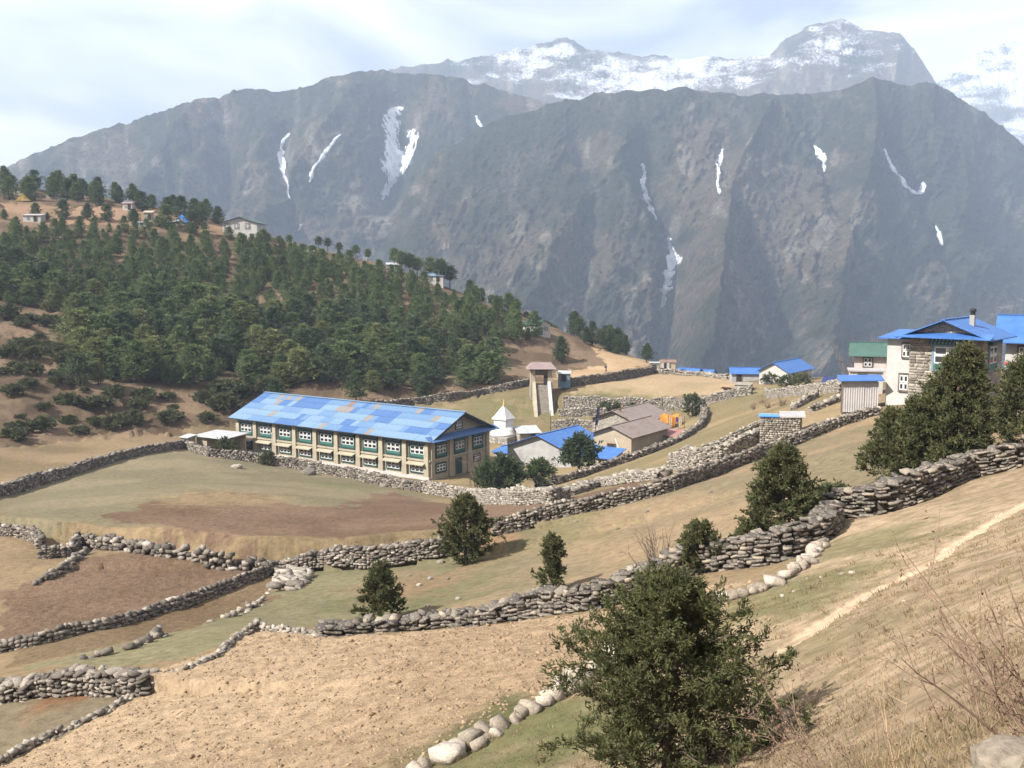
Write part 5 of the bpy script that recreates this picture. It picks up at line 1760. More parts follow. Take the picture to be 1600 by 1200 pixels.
# ---- buildings on the right
a = at(1418, 628, 81)
sh = house('stone_house', 'two storey stone house with bright blue roof behind the junipers', (a[0], a[1], a[2]), R(-40), 5.4, 5.6, 5.45, 'gy', 1.1, 0.85, M['masonry'], M['blue_y'], 'house')
BIGW = win_proto(2.3, 2.1, 2, 2, M['blue_grey_paint'], M['white_paint'], lintel=0.5, apron=0.45, bw=0.16)
put_window(BIGW, sh, (2.9, -0.03, 2.6))
put_window(BIGW, sh, (5.43, 2.8, 2.6), HALF)
put_door(sh, (2.9, -0.03, 0.0), 0, 1.1, 2.0, M['blue_grey_paint'])
MB().slab((-0.9, -1.25, 5.28), (6.3, -1.25, 5.28), (6.3, -0.004, 5.62), (-0.9, -0.004, 5.62), 0.06).build('skirt_roof', M['blue'], sh)
ch = MB().box(3.74, 4.1, 2.24, 2.6, 5.6, 6.95).build('chimney', M['grey_wall'], sh)
MB().lathe([(0.18, 6.953), (0.18, 7.2), (0.26, 7.25), (0.23, 7.45), (0.08, 7.5)], 10, 3.92, 2.42).build('cowl', M['soot'], ch)
wg = MB().box(-2.0, -0.003, 0.6, 4.4, -1.2, 5.0).build('wing_wall', M['white'], sh)
MB().slab((-2.6, 0.0, 5.05), (0.3, 0.0, 5.05), (0.3, 4.9, 5.5), (-2.6, 4.9, 5.5), 0.07).build('wing_roof', M['blue'], sh)
put_window(SMALLW, sh, (-0.45, 0.57, 3.4), 0, (0.75, 1, 1.2))
put_window(SMALLW, sh, (-0.55, 0.57, 0.7), 0, (0.85, 1, 1.4))
# stone courses of the lit facade, laid one by one
rr_ = random.Random(5)
z = 0.1
cnt = 0
while z < 5.2:
    hh_ = rr_.uniform(0.16, 0.30)
    x = 0.02
    while x < 5.36:
        ln = rr_.uniform(0.28, 0.75)
        x1 = min(x + ln, 5.39)
        if not (1.55 < (x + x1) / 2 < 4.25 and 2.4 < z < 5.4) and not (2.1 < (x + x1) / 2 < 3.7 and z < 2.3) and cnt < 290 and x1 - x > 0.1:
            o = obj('stone', stone_mesh(rr_.randrange(12), M['stone_light']), None, sh, ((x + x1) / 2, -0.01, z + hh_ / 2))
            o.scale = ((x1 - x) * 0.97, 0.14, hh_ * 0.95)
            cnt += 1
        x = x1
    z += hh_
a = at(1566, 640, 88)
house('house', 'second blue roofed house with red trim beyond the stone house', (a[0], a[1], a[2] - 0.2), R(-28), 6.5, 6, 6.5, 'gx', 1.7, 0.9, M['white'], M['blue'], 'house', wins=[('f', 1.5, 4.5, 1.2), ('f', 4.6, 4.5, 1.2)])
a2 = [o for o in bpy.data.objects if o.get('label', '').startswith('second blue')][0]
rb2 = MB().box(-0.05, 6.55, -0.06, -0.004, 4.1, 4.35).build('red_band', M['red_paint'], a2)
a = at(1334, 586, 128)
gh = house('house', 'pale house with green metal roof behind the corrugated hut', (a[0], a[1], a[2]), R(-20), 6.6, 5, 2.7, 'gx', 1.2, 0.7, M['plinth'], M['green_tin'], 'house', wins=[('f', 1.6, 1.0, 1.2), ('f', 4.4, 1.0, 1.2)], base=2.5)
a = at(1328, 600, 105)
house('shed', 'low white walled shed under the green roofed house', (a[0], a[1], a[2]), R(-15), 3.2, 2.5, 1.3, 'flat', 0, 0.2, M['white'], M['grey_tin'], 'shed', doors=[('f', 1.2, 0.8, 1.1, M['dark_wood'])], base=2)
# corrugated hut
a = at(1316, 638, 83)
ht_ = empty('corrugated_hut', (a[0], a[1], a[2]), R(-14), 'grey corrugated metal hut with blue roof above the long wall', 'hut')
rr_ = random.Random(9)
nsh = 5
for i in range(nsh):
    w_ = 2.75 / nsh
    mb = MB()
    k = 6
    for j in range(k):
        xa, xb = w_ * j / k, w_ * (j + 1) / k
        ya, yb = (0.02 if j % 2 else -0.02), (-0.02 if j % 2 else 0.02)
        mb.add([(xa, ya, -0.3), (xb, yb, -0.3), (xb, yb, 2.25), (xa, ya, 2.25)], [(0, 1, 2, 3)])
    o = mb.build('wall_sheet', M['grey_tin'], ht_)
    o.location = (i * w_, rr_.uniform(-0.02, 0.02), 0)
MB().box(0.02, 2.73, 0.05, 2.2, -0.6, 2.2).build('wall', M['wood'], ht_)
MB().slab((-0.35, -0.4, 2.30), (3.15, -0.4, 2.42), (3.15, 2.6, 2.6), (-0.35, 2.6, 2.48), 0.06).build('roof', M['blue'], ht_)
# stone shed with flat slab roof
a = at(1187, 688, 86)
ss_ = empty('stone_shed', (a[0], a[1], a[2]), R(-14), 'roofless looking stone shed with blue sheet on its wall top', 'shed')
MB().box(0, 3.3, 0, 2.6, -1.0, 2.0).build('wall', M['masonry_pale'], ss_)
rr_ = random.Random(21)
z = -0.2
cnt = 0
while z < 1.95:
    hh_ = rr_.uniform(0.14, 0.24)
    for fc in ('f', 'r'):
        x = 0.0
        Lf = 3.3 if fc == 'f' else 2.6
        while x < Lf - 0.08:
            x1 = min(x + rr_.uniform(0.18, 0.42), Lf)
            if not (fc == 'r' and 0.7 < (x + x1) / 2 < 1.7 and z > 0.2) and cnt < 295:
                o = obj('stone', stone_mesh(rr_.randrange(12), M['stone_light']), None, ss_, ((x + x1) / 2, -0.02, z + hh_ / 2) if fc == 'f' else (3.32, (x + x1) / 2, z + hh_ / 2))
                o.rotation_euler = (0, rr_.uniform(-0.15, 0.15), 0 if fc == 'f' else HALF)
                o.scale = ((x1 - x) * 1.02, rr_.uniform(0.18, 0.3), hh_ * 1.05)
                cnt += 1
            x = x1
    z += hh_
MB().box(-0.15, 1.55, -0.2, 1.2, 2.06, 2.13).build('blue_sheet', M['tarp_blue'], ss_)
MB().slab((1.58, -0.15, 2.12), (3.7, -0.25, 2.20), (3.7, 2.7, 2.28), (1.58, 2.7, 2.2), 0.1).build('roof', M['grey_tin'], ss_)
put_door(ss_, (3.36, 1.2, 0.0), HALF, 0.8, 1.6, M['dark_wood'])
# far white houses on the terrace
a = at(1186, 600, 184)
house('house', 'white fronted house with long bright blue roof at the terrace end', (a[0], a[1], a[2]), R(-38), 5.4, 11, 2.5, 'gy', 1.5, 0.5, M['white'], M['blue_y'], 'house', wins=[('r', 3, 1.2, 1.0), ('r', 8, 1.2, 1.0)], base=2)
a = at(1143, 597, 196)
house('shed', 'long pale shed with blue roof next to the white house', (a[0], a[1], a[2]), R(-6), 5.4, 4, 1.7, 'gx', 0.9, 0.35, M['grey_wall'], M['blue'], 'shed', doors=[('f', 1.4, 0.9, 1.5, M['dark_wood'])], base=2)
a = at(1148, 614, 176)
house('stone_pen', 'small dark stone pen with slab roof by the straw field', (a[0], a[1], a[2]), R(-25), 2.6, 2.2, 1.4, 'mono', 0.2, 0.15, M['masonry'], M['concrete'], 'shed', doors=[('r', 1.1, 0.8, 1.1, M['dark_wood'])])
a = at(1280, 604, 165)
sp2 = empty('solar_panel', (a[0], a[1], a[2]), R(-20), 'tilted dark blue solar panel standing in the terrace garden', 'solar panel')
MB().slab((0, 0, 0.15), (2.0, 0, 0.15), (2.6, 1.4, 1.5), (0.6, 1.4, 1.5), 0.06).build('panel', M['panel'], sp2)
MB().tube([(1.7, 1.2, -0.3), (1.7, 1.2, 1.25)], 0.05, 6).build('strut', M['white_paint'], sp2)
MB().tube([(0.4, 0.2, -0.3), (0.4, 0.2, 0.2)], 0.05, 6).build('strut', M['white_paint'], sp2)
# huts on the edge of the spur
a = at(1015, 581, 236)
h1 = house('hut', 'little stone hut with white roof at the road end', (a[0], a[1], a[2]), R(-10), 2.2, 2.4, 2.0, 'flat', 0, 0.2, M['masonry'], M['white_tin'], 'hut', doors=[('f', 1.0, 0.9, 1.6, M['dark_wood'])])
a = at(1031, 580, 240)
h2 = house('hut', 'small hut with white door posts next to the stone hut', (a[0], a[1], a[2]), R(-10), 3.6, 3.0, 2.1, 'gx', 0.5, 0.2, M['tan_wall'], M['rust_tin'], 'hut', base=1.5)
for x in (0.35, 1.6):
    MB().box(x, x + 0.6, -0.3, -0.004, -0.5, 2.0).build('pillar', M['white'], h2)
put_door(h2, (1.25, -0.03, 0.0), 0, 0.6, 1.8, M['dark_wood'])
for (u, v, w_, lb) in [(1057, 583, 5.0, 'blue roof just showing beyond the far wall near the huts'), (1082, 585, 4.5, 'second blue roof peeping over the far wall')]:
    a = at(u, v, 243)
    house('low_house', lb, (a[0], a[1], a[2] - 1.3), R(-30), w_, 4, 1.6, 'gx', 0.8, 0.4, M['white'], M['blue'], 'house', base=3, doors=[('f', 1.4, 0.9, 1.4, M['dark_wood'])])

# ---- buildings on the wooded hill
a = G(348, 363)
house('ridge_house', 'cream house with three dark windows alone on the ridge', (a.x, a.y, a.z + 0.2), R(-4), 10.5, 8, 2.6, 'gy', 1.6, 0.7, M['white'], M['green_tin'], 'house', wins=[('f', 1.3, 0.8, 1.5), ('f', 4.3, 0.8, 1.5), ('f', 7.6, 0.8, 1.5)], base=2)
HB = [(470, 380, 3.6, 1.6, 'yellow_wall', 'white_tin', 'tiny yellow hut with white roof on the ridge skyline', 'hut'),
      (665, 440, 5.0, 1.6, 'white', 'pale_blue', 'pale blue roofed hut among skyline pines', 'hut'),
      (604, 401, 4.2, 1.3, 'grey_wall', 'white_tin', 'white roofed hut half hidden by ridge pines', 'hut'),
      (742, 462, 3.2, 1.2, 'grey_wall', 'white_tin', 'small white roofed shelter lower on the ridge', 'hut'),
      (806, 478, 4.2, 1.8, 'yellow_wall', 'rust_tin', 'yellow hut with brown roof on the ridge end', 'hut'),
      (0, 303, 8.0, 2.2, 'white', 'white_tin', 'white roofed building among the topmost pines', 'building'),
      (26, 304, 4.5, 2.0, 'plinth', 'white_tin', 'small pinkish building below the topmost pines', 'building'),
      (72, 309, 8.0, 1.8, 'grey_wall', 'grey_tin', 'grey roofed building screened by ridge pines', 'building'),
      (36, 346, 5.0, 1.7, 'white', 'grey_tin', 'white hut with dark flat roof at the edge of the clearing', 'hut'),
      (192, 328, 3.0, 2.0, 'white', 'pink_roof', 'little red roofed hut at the top of the clearing', 'hut'),
      (225, 345, 2.4, 2.4, 'cream', 'cream', 'square cream water tank tower beside the clearing', 'tower'),
      (205, 352, 4.6, 0.8, 'grey_wall', 'white_tin', 'low white roofed shed on the lower clearing', 'shed'),
      (252, 352, 5.0, 1.0, 'masonry', 'grey_tin', 'long low stone shed on the clearing', 'shed')]
for i, (u, v, w_, h_, wm, rm, lb, ct) in enumerate(HB):
    a = G(u, v)
    house('hill_' + ct, lb, (a.x, a.y, a.z), R(-10 + (i * 7) % 15), w_, w_ * 0.7, h_, 'mono' if i % 3 else 'gx', 0.5, 0.3, M[wm], M[rm], ct, base=2.0, wins=[('f', w_ * 0.3, h_ * 0.3, 0.6)] if h_ > 1.5 else (), doors=[('f', w_ * 0.7, 0.8, min(1.8, h_ * 0.85), M['dark_wood'])])
a = G(838, 524)
house('green_roofed_house', 'white house with green roof on the pine slope above the road', (a.x, a.y, a.z), R(38), 4.6, 5.5, 2.7, 'gy', 1.0, 0.5, M['white'], M['green_tin'], 'house', wins=[('f', 3.2, 1.0, 0.9)], doors=[('f', 1.4, 1.0, 1.9, M['green_paint'])], base=2)
# tents
for (u, v, m, lb) in [(38, 314, 'yellow_wall', 'yellow tent under the ridge pines'), (285, 348, 'tarp_blue', 'blue tarp tent at the right end of the clearing')]:
    a = G(u, v)
    tn = empty('tent', a, R(10), lb, 'tent')
    MB().prism([(-2.2, 0), (2.2, 0), (0, 2.4)], 'y', -1.6, 1.6).build('canvas', M[m], tn)
    MB().prism([(-0.5, 0.0), (0.5, 0.0), (0, 1.5)], 'y', -1.64, -1.602).build('door_flap', M['cloth_cream'], tn)


# ---- the walker on the road, and an animal by the pen
def make_skinned(name, pts_, mat, loc, rz, edges, radii, parent=None):
    bm = bmesh.new()
    lay = bm.verts.layers.skin.verify()
    vs = [bm.verts.new(p_) for p_ in pts_]
    for a_, b_ in edges:
        bm.edges.new((vs[a_], vs[b_]))
    me = bpy.data.meshes.new(name)
    for i, v_ in enumerate(vs):
        r_ = radii[i]
        v_[lay].radius = r_ if isinstance(r_, tuple) else (r_, r_)
        v_[lay].use_root = (i == 0)
    bm.to_mesh(me)
    bm.free()
    o = bpy.data.objects.new(name, me)
    COL.objects.link(o)
    o.modifiers.new('skin', 'SKIN')
    m_ = o.modifiers.new('sub', 'SUBSURF')
    m_.levels = 1
    m_.render_levels = 1
    dg = bpy.context.evaluated_depsgraph_get()
    me2 = bpy.data.meshes.new_from_object(o.evaluated_get(dg))
    bpy.data.objects.remove(o)
    for p_ in me2.polygons:
        p_.use_smooth = True
    o = obj(name, me2, mat, parent, loc)
    o.rotation_euler = (0, 0, rz)
    return o


a = G(947, 582)
pv = [(0, 0, 0.95), (0, 0, 1.15), (0, 0.02, 1.38), (0, 0.0, 1.50), (0, -0.02, 1.66), (-0.10, 0, 0.90), (-0.12, -0.16, 0.50), (-0.12, -0.10, 0.08), (-0.12, -0.24, 0.04),
      (0.10, 0, 0.90), (0.12, 0.12, 0.50), (0.12, 0.30, 0.10), (0.12, 0.20, 0.03), (-0.20, 0, 1.40), (-0.27, 0.08, 1.14), (-0.26, -0.06, 0.92), (0.20, 0, 1.40), (0.27, -0.08, 1.14), (0.25, -0.20, 0.95)]
pe_ = [(0, 1), (1, 2), (2, 3), (3, 4), (0, 5), (5, 6), (6, 7), (7, 8), (0, 9), (9, 10), (10, 11), (11, 12), (2, 13), (13, 14), (14, 15), (2, 16), (16, 17), (17, 18)]
pr_ = [(0.17, 0.12), (0.16, 0.11), (0.18, 0.12), 0.06, (0.085, 0.10), 0.10, 0.075, 0.05, 0.04, 0.10, 0.075, 0.05, 0.04, 0.07, 0.05, 0.04, 0.07, 0.05, 0.04]
pers = make_skinned('person', pv, M['cloth_dark'], (a.x, a.y, a.z), R(70), pe_, pr_)
tag(pers, 'person in dark clothes with a pack walking along the sandy road', 'person')
MB().box(-0.17, 0.17, 0.12, 0.38, 0.98, 1.50).build('backpack', M['cloth_indigo'], pers)
a = G(1137, 617)
cv = [(0, 0, 1.0), (0.5, 0, 1.05), (0.85, 0, 1.25), (1.1, 0, 1.35), (1.4, 0, 1.15), (-0.5, 0, 1.02), (-0.7, 0, 1.05), (0.45, 0.18, 0.55), (0.45, 0.18, 0.05), (0.45, -0.18, 0.55), (0.42, -0.18, 0.05),
      (-0.5, 0.18, 0.65), (-0.62, 0.18, 0.38), (-0.55, 0.18, 0.04), (-0.5, -0.18, 0.65), (-0.62, -0.18, 0.38), (-0.55, -0.18, 0.04), (-0.78, 0, 0.5)]
ce = [(0, 1), (1, 2), (2, 3), (3, 4), (0, 5), (5, 6), (1, 7), (7, 8), (1, 9), (9, 10), (5, 11), (11, 12), (12, 13), (5, 14), (14, 15), (15, 16), (6, 17)]
cr = [(0.3, 0.34), (0.28, 0.34), (0.17, 0.2), 0.14, 0.08, (0.28, 0.32), 0.18, 0.1, 0.06, 0.1, 0.06, 0.13, 0.07, 0.05, 0.13, 0.07, 0.05, 0.03]
cow = make_skinned('cow', cv, mat_noise('dark_brown_hide', (0.03, 0.014, 0.012), (0.07, 0.028, 0.02), 2.5), (a.x, a.y, a.z), R(200), ce, cr)
tag(cow, 'dark reddish brown cow standing by the small stone pen', 'cow')
# white dish and water barrel at the lodge and in the garden
a = lodge.matrix_basis @ Vector((-1.6, -1.0, 1.0))
ds = empty('satellite_dish', gpt(a.x, a.y), R(-30), 'white satellite dish at the corner of the long lodge', 'dish')
MB().tube([(0, 0, -0.2), (0, 0, 1.8)], 0.06, 6).build('mast', M['wood'], ds)
dd = MB().lathe([(0.02, 0.0), (0.3, 0.03), (0.55, 0.12), (0.62, 0.2), (0.58, 0.2), (0.3, 0.07), (0.02, 0.04)], 14).build('dish', M['white_paint'], ds, True)
dd.location = (0, -0.1, 1.8)
dd.rotation_euler = (R(60), 0, 0)

# ------------------------------------------------------------------ vegetation
def unit(a):
    return a / (np.linalg.norm(a, axis=-1, keepdims=True) + 1e-9)


def sprays(Pp, D, L, W, r, cross=True):
    """leaf sprays: pointed diamonds (two crossed ones each) from base points along directions"""
    n = len(Pp)
    D = unit(D)
    u = unit(np.cross(D, r.normal(size=(n, 3))))
    v = np.cross(D, u)
    L = np.broadcast_to(np.asarray(L, float).reshape(-1, 1), (n, 1))
    W = np.broadcast_to(np.asarray(W, float).reshape(-1, 1), (n, 1))
    out = []
    for a in ((u, v) if cross else (u,)):
        q = np.stack([Pp, Pp + D * L * 0.45 + a * W * 0.5, Pp + D * L, Pp + D * L * 0.45 - a * W * 0.5], 1)
        out.append(q)
    Q = np.concatenate(out, 0)
    return Q.reshape(-1, 3), np.arange(len(Q) * 4).reshape(-1, 4)


def juniper_data(h, Rr, prof, nb, m, k, L, W, seed, lean=(0, 0), rise=0.22, clear=0.05, ragged=0.3):
    r = np.random.default_rng(seed)
    zs = np.array([p[0] for p in prof])
    rs = np.array([p[1] for p in prof])
    tub = MB()
    lx, ly = lean
    tub.tube([(lx * t * t, ly * t * t, h * t * 0.96 - (0.15 if t == 0 else 0)) for t in np.linspace(0, 1, 7)], [max(0.012, 0.045 * h * (1 - t) ** 0.8 * 0.6 + 0.006) for t in np.linspace(0, 1, 7)], 7)
    Ps, Ds = [], []
    for b in range(nb):
        zf = clear + (1 - clear) * ((b + r.random()) / nb) ** 0.9
        az = b * 2.39996 + r.normal(0, 0.4)
        rm = np.interp(zf, zs, rs) * Rr * (1 + r.normal(0, ragged * 0.45)) * (1.3 if r.random() < ragged * 0.25 else 1.0)
        rm = max(rm, 0.06 * Rr)
        z0 = h * zf * 0.93
        o = np.array([lx * zf * zf, ly * zf * zf, z0])
        dirh = np.array([math.cos(az), math.sin(az), 0])
        t = np.linspace(0, 1, 6)[:, None]
        up = rise * rm + 0.04 * h * zf
        pts_ = o + dirh * rm * t + np.array([0, 0, 1]) * (up * t ** 1.6 - 0.05 * rm * np.sin(t * 3.1))
        pts_[1:] += r.normal(0, 0.03 * rm, (5, 3))
        if rm > 0.25 * Rr:
            tub.tube(pts_, [0.011 * h * 0.55 * (1 - tt * 0.8) * (0.4 + rm / Rr * 0.6) for tt in np.linspace(0, 1, 6)], 4, cap=False)
        for j in range(m):
            tt = 0.28 + 0.72 * (j + r.random()) / m
            q = np.array([np.interp(tt, np.linspace(0, 1, 6), pts_[:, i]) for i in range(3)])
            td = dirh * 0.75 + r.normal(0, 0.55, 3) + np.array([0, 0, 0.38])
            td /= np.linalg.norm(td)
            tl = Rr * (0.17 + 0.20 * r.random()) * (1.05 - 0.45 * tt) + L * 0.6
            s = r.random(k)[:, None]
            pp = q + td * tl * s + r.normal(0, 0.07 * tl + 0.006, (k, 3))
            dd = td * 0.8 + r.normal(0, 0.55, (k, 3)) + np.array([0, 0, 0.22])
            Ps.append(pp)
            Ds.append(dd)
    Pp = np.concatenate(Ps)
    Dd = np.concatenate(Ds)
    n = len(Pp)
    V, F = sprays(Pp, Dd, L * r.uniform(0.6, 1.35, n), W * r.uniform(0.7, 1.3, n), r)
    return tub, V, F


def juniper(u, v, h, Rr, prof, nb, m, k, L, W, seed, label, lean=(0, 0), leaf='juniper', name='juniper', cat='tree', loc=None, group=None, **kw):
    p = G(u, v) if loc is None else loc
    e = empty(name, p, 0, label, cat, group)
    tub, V, F = juniper_data(h, Rr, prof, nb, m, k, L, W, seed, lean, **kw)
    tub.build('trunk', M['bark'], e, True)
    obj('crown', npmesh('crown', V, F), M[leaf], e)
    return e


ROUND = [(0, 0.55), (0.12, 0.9), (0.3, 1.0), (0.5, 0.97), (0.68, 0.80), (0.82, 0.56), (0.93, 0.30), (1, 0.1)]
CONE = [(0, 0.75), (0.1, 1.0), (0.3, 0.85), (0.5, 0.66), (0.7, 0.46), (0.85, 0.28), (1, 0.06)]
EGG = [(0, 0.5), (0.15, 0.85), (0.35, 1.0), (0.6, 0.85), (0.8, 0.52), (1, 0.1)]
# the foreground juniper
juniper(1042, 1217, 3.0, 1.42, ROUND, 145, 9, 42, 0.078, 0.022, 11, 'big dark green juniper in the foreground beside the boulder row', ragged=0.55, rise=0.14)
# junipers of the middle ground
juniper(595, 968, 2.35, 1.0, CONE, 75, 6, 20, 0.13, 0.042, 12, 'small conical juniper alone on the green terrace', ragged=0.3)
juniper(728, 880, 3.7, 1.4, EGG, 95, 7, 20, 0.17, 0.058, 13, 'bushy juniper standing by the gap in the long wall', ragged=0.35)
juniper(864, 925, 2.3, 0.62, [(0, 0.5), (0.1, 1.0), (0.3, 0.95), (0.42, 0.4), (0.55, 0.25), (0.68, 0.62), (0.82, 0.5), (1, 0.1)], 60, 6, 16, 0.12, 0.042, 14, 'slender two tiered juniper poking over the dark wall', ragged=0.35)
juniper(1222, 850, 3.4, 1.45, CONE, 120, 8, 22, 0.135, 0.045, 15, 'dark conical juniper rising behind the curving dark wall', ragged=0.3)
juniper(1172, 868, 1.1, 0.7, EGG, 40, 6, 9, 0.16, 0.06, 16, 'low juniper bush at the skirt of the dark conical juniper', name='juniper_bush', cat='bush')
juniper(1302, 800, 1.0, 0.85, EGG, 40, 6, 9, 0.16, 0.06, 17, 'small bright green juniper bush beside the wall junction', name='juniper_bush', cat='bush', leaf='shrub')
juniper(1092, 895, 1.7, 0.72, EGG, 60, 7, 18, 0.12, 0.042, 18, 'round juniper behind the wall next to the bare shrub', ragged=0.35)
juniper(1478, 738, 4.9, 1.75, CONE, 170, 9, 24, 0.15, 0.05, 19, 'tall broad juniper covering the front of the stone house', lean=(0.9, 0.5), ragged=0.3)
juniper(1393, 748, 2.8, 1.25, CONE, 90, 8, 20, 0.15, 0.05, 20, 'lower juniper joined to the left skirt of the tall broad one', ragged=0.3)
juniper(1432, 745, 3.2, 1.2, CONE, 90, 8, 20, 0.15, 0.05, 22, 'middle juniper between the low skirt one and the tall broad one', ragged=0.3)
juniper(1602, 700, 4.2, 1.6, EGG, 130, 9, 21, 0.15, 0.05, 21, 'outermost juniper under the second blue roofed house', lean=(0.3, 0.3), ragged=0.3)
# garden trees of the compound
juniper(905, 742, 5.0, 2.4, EGG, 60, 6, 8, 0.5, 0.2, 23, 'dark conifer in front of the blue roofed hall', clear=0.25, leaf='pine_dark', name='garden_conifer')
juniper(785, 770, 4.2, 2.6, ROUND, 55, 6, 8, 0.5, 0.2, 24, 'dark bushy conifer beside the lodge gable', leaf='pine_dark', name='garden_conifer')
juniper(762, 765, 3.2, 1.6, ROUND, 40, 5, 8, 0.45, 0.18, 25, 'small dark bush against the lodge gable', leaf='shrub', name='garden_bush', cat='bush')
juniper(842, 762, 3.4, 1.7, EGG, 40, 5, 7, 0.45, 0.18, 26, 'loose olive conifer before the grey hall wall', clear=0.3, leaf='pine', name='garden_conifer')
juniper(352, 716, 2.6, 1.5, ROUND, 35, 5, 7, 0.4, 0.16, 27, 'green shrub at the near corner of the lodge', leaf='shrub', name='garden_bush', cat='bush')
juniper(418, 727, 1.8, 1.1, ROUND, 25, 5, 6, 0.4, 0.14, 28, 'low yellow green shrub under the lodge windows', leaf='shrub', name='garden_bush', cat='bush')
juniper(1082, 650, 3.6, 1.6, EGG, 35, 5, 7, 0.45, 0.18, 29, 'tall green bush inside the bend of the compound wall', leaf='shrub', name='garden_bush', cat='bush')
for i, (u, v) in enumerate([(945, 642), (990, 643), (965, 644), (1012, 643)]):
    juniper(u, v, 1.5, 1.0, ROUND, 18, 4, 6, 0.4, 0.16, 130 + i, 'dark bush growing against the high pale retaining wall', leaf='shrub', name='wall_bush', cat='bush', group='bushes along the retaining wall')


# pines
def pine_data(h, Rr, seed, whorls=10, per=7, tufts=6, tn=8, shape=0, L=0.46, W=0.11):
    r = np.random.default_rng(seed)
    tub = MB()
    bend = r.normal(0, 0.15, 2)
    tub.tube([(bend[0] * t * t, bend[1] * t * t, h * t * 0.93 - (0.5 if t == 0 else 0)) for t in np.linspace(0, 1, 5)], [0.13 * (1 - t) + 0.025 for t in np.linspace(0, 1, 5)], 6)
    Ps, Ds = [], []
    c0 = (0.07, 0.14, 0.40)[shape]
    for w in range(whorls):
        zf = c0 + (1 - c0) * (w + 0.5 * r.random()) / whorls
        q = (zf - c0) / (1 - c0)
        rad = Rr * ((1 - q) ** 0.65 * (0.55 + 0.9 * min(1, q * 3.5 + 0.25)) if shape < 2 else (0.35 + 0.75 * math.sin(math.pi * min(1, 0.2 + q * 0.8)))) * 0.9
        for b in range(per):
            if r.random() < 0.12:
                continue
            az = 6.283 * (b + r.random() * 0.8) / per + w
            rb = rad * r.uniform(0.55, 1.2)
            d = np.array([math.cos(az), math.sin(az), 0])
            o = np.array([bend[0] * zf * zf, bend[1] * zf * zf, h * zf * 0.93])
            end = o + d * rb + np.array([0, 0, rb * r.uniform(0.05, 0.4) + 0.05])
            if rb > 0.5:
                tub.tube([o, (o + end) / 2 - np.array([0, 0, 0.04]), end], [0.04, 0.03, 0.015], 3, cap=False)
            for j in range(tufts):
                t = 0.3 + 0.7 * (j + r.random()) / tufts
                p_ = o + (end - o) * t + r.normal(0, 0.13 * rb + 0.04, 3)
                dirs = r.normal(0, 0.75, (tn, 3)) + d * 0.5 + np.array([0, 0, 0.55])
                Ps.append(np.repeat(p_[None], tn, 0) + r.normal(0, 0.05, (tn, 3)))
                Ds.append(dirs)
    tip = np.array([bend[0], bend[1], h * 0.9])
    Ps.append(np.repeat(tip[None], 10, 0))
    Ds.append(r.normal(0, 0.5, (10, 3)) + np.array([0, 0, 1.0]))
    Pp, Dd = np.concatenate(Ps), np.concatenate(Ds)
    n = len(Pp)
    V, F = sprays(Pp, Dd, L * r.uniform(0.65, 1.25, n), W * r.uniform(0.7, 1.3, n), r, cross=False)
    return tub, V, F


PV = []
for i in range(8):
    shp = (0, 0, 1, 0, 1, 0, 2, 2)[i]
    tub, V, F = pine_data(6.0, (2.1, 1.8, 2.0, 2.3, 1.7, 2.0, 1.9, 1.6)[i], 200 + i, whorls=11 if shp < 2 else 7, shape=shp)
    tm_ = tub.mesh('trunk', True)
    tm_.materials.append(M['bark'])
    cm_ = {}
    for lf in ('pine', 'pine_dark', 'pine_light'):
        me = npmesh('crown', V, F)
        me.materials.append(M[lf])
        cm_[lf] = me
    PV.append((tm_, cm_, V, F))


def plant_pine(x, y, h, var, rz, label, group, leaf='pine', widen=1.0, name='pine_tree'):
    e = empty(name, gpt(x, y, -0.1), rz, label, 'tree', group)
    s = h / 6.0
    e.scale = (s * widen, s * widen, s)
    obj('trunk', PV[var][0], None, e)
    obj('crown', PV[var][1][leaf], None, e)
    return e


def poisson(poly_px, dmin, tries, seed):
    r = np.random.default_rng(seed)
    pp = np.array(poly_px, float)
    lo, hi = pp.min(0), pp.max(0)
    got = []
    C = r.uniform(lo, hi, (tries, 2))
    C = C[inpoly(C[:, 0], C[:, 1], poly_px)]
    for u, v in C:
        p = Pg(u, v)
        x, y = p[0], p[1]
        if all((x - a) ** 2 + (y - b) ** 2 > dmin * dmin for a, b in got):
            got.append((x, y))
    return got


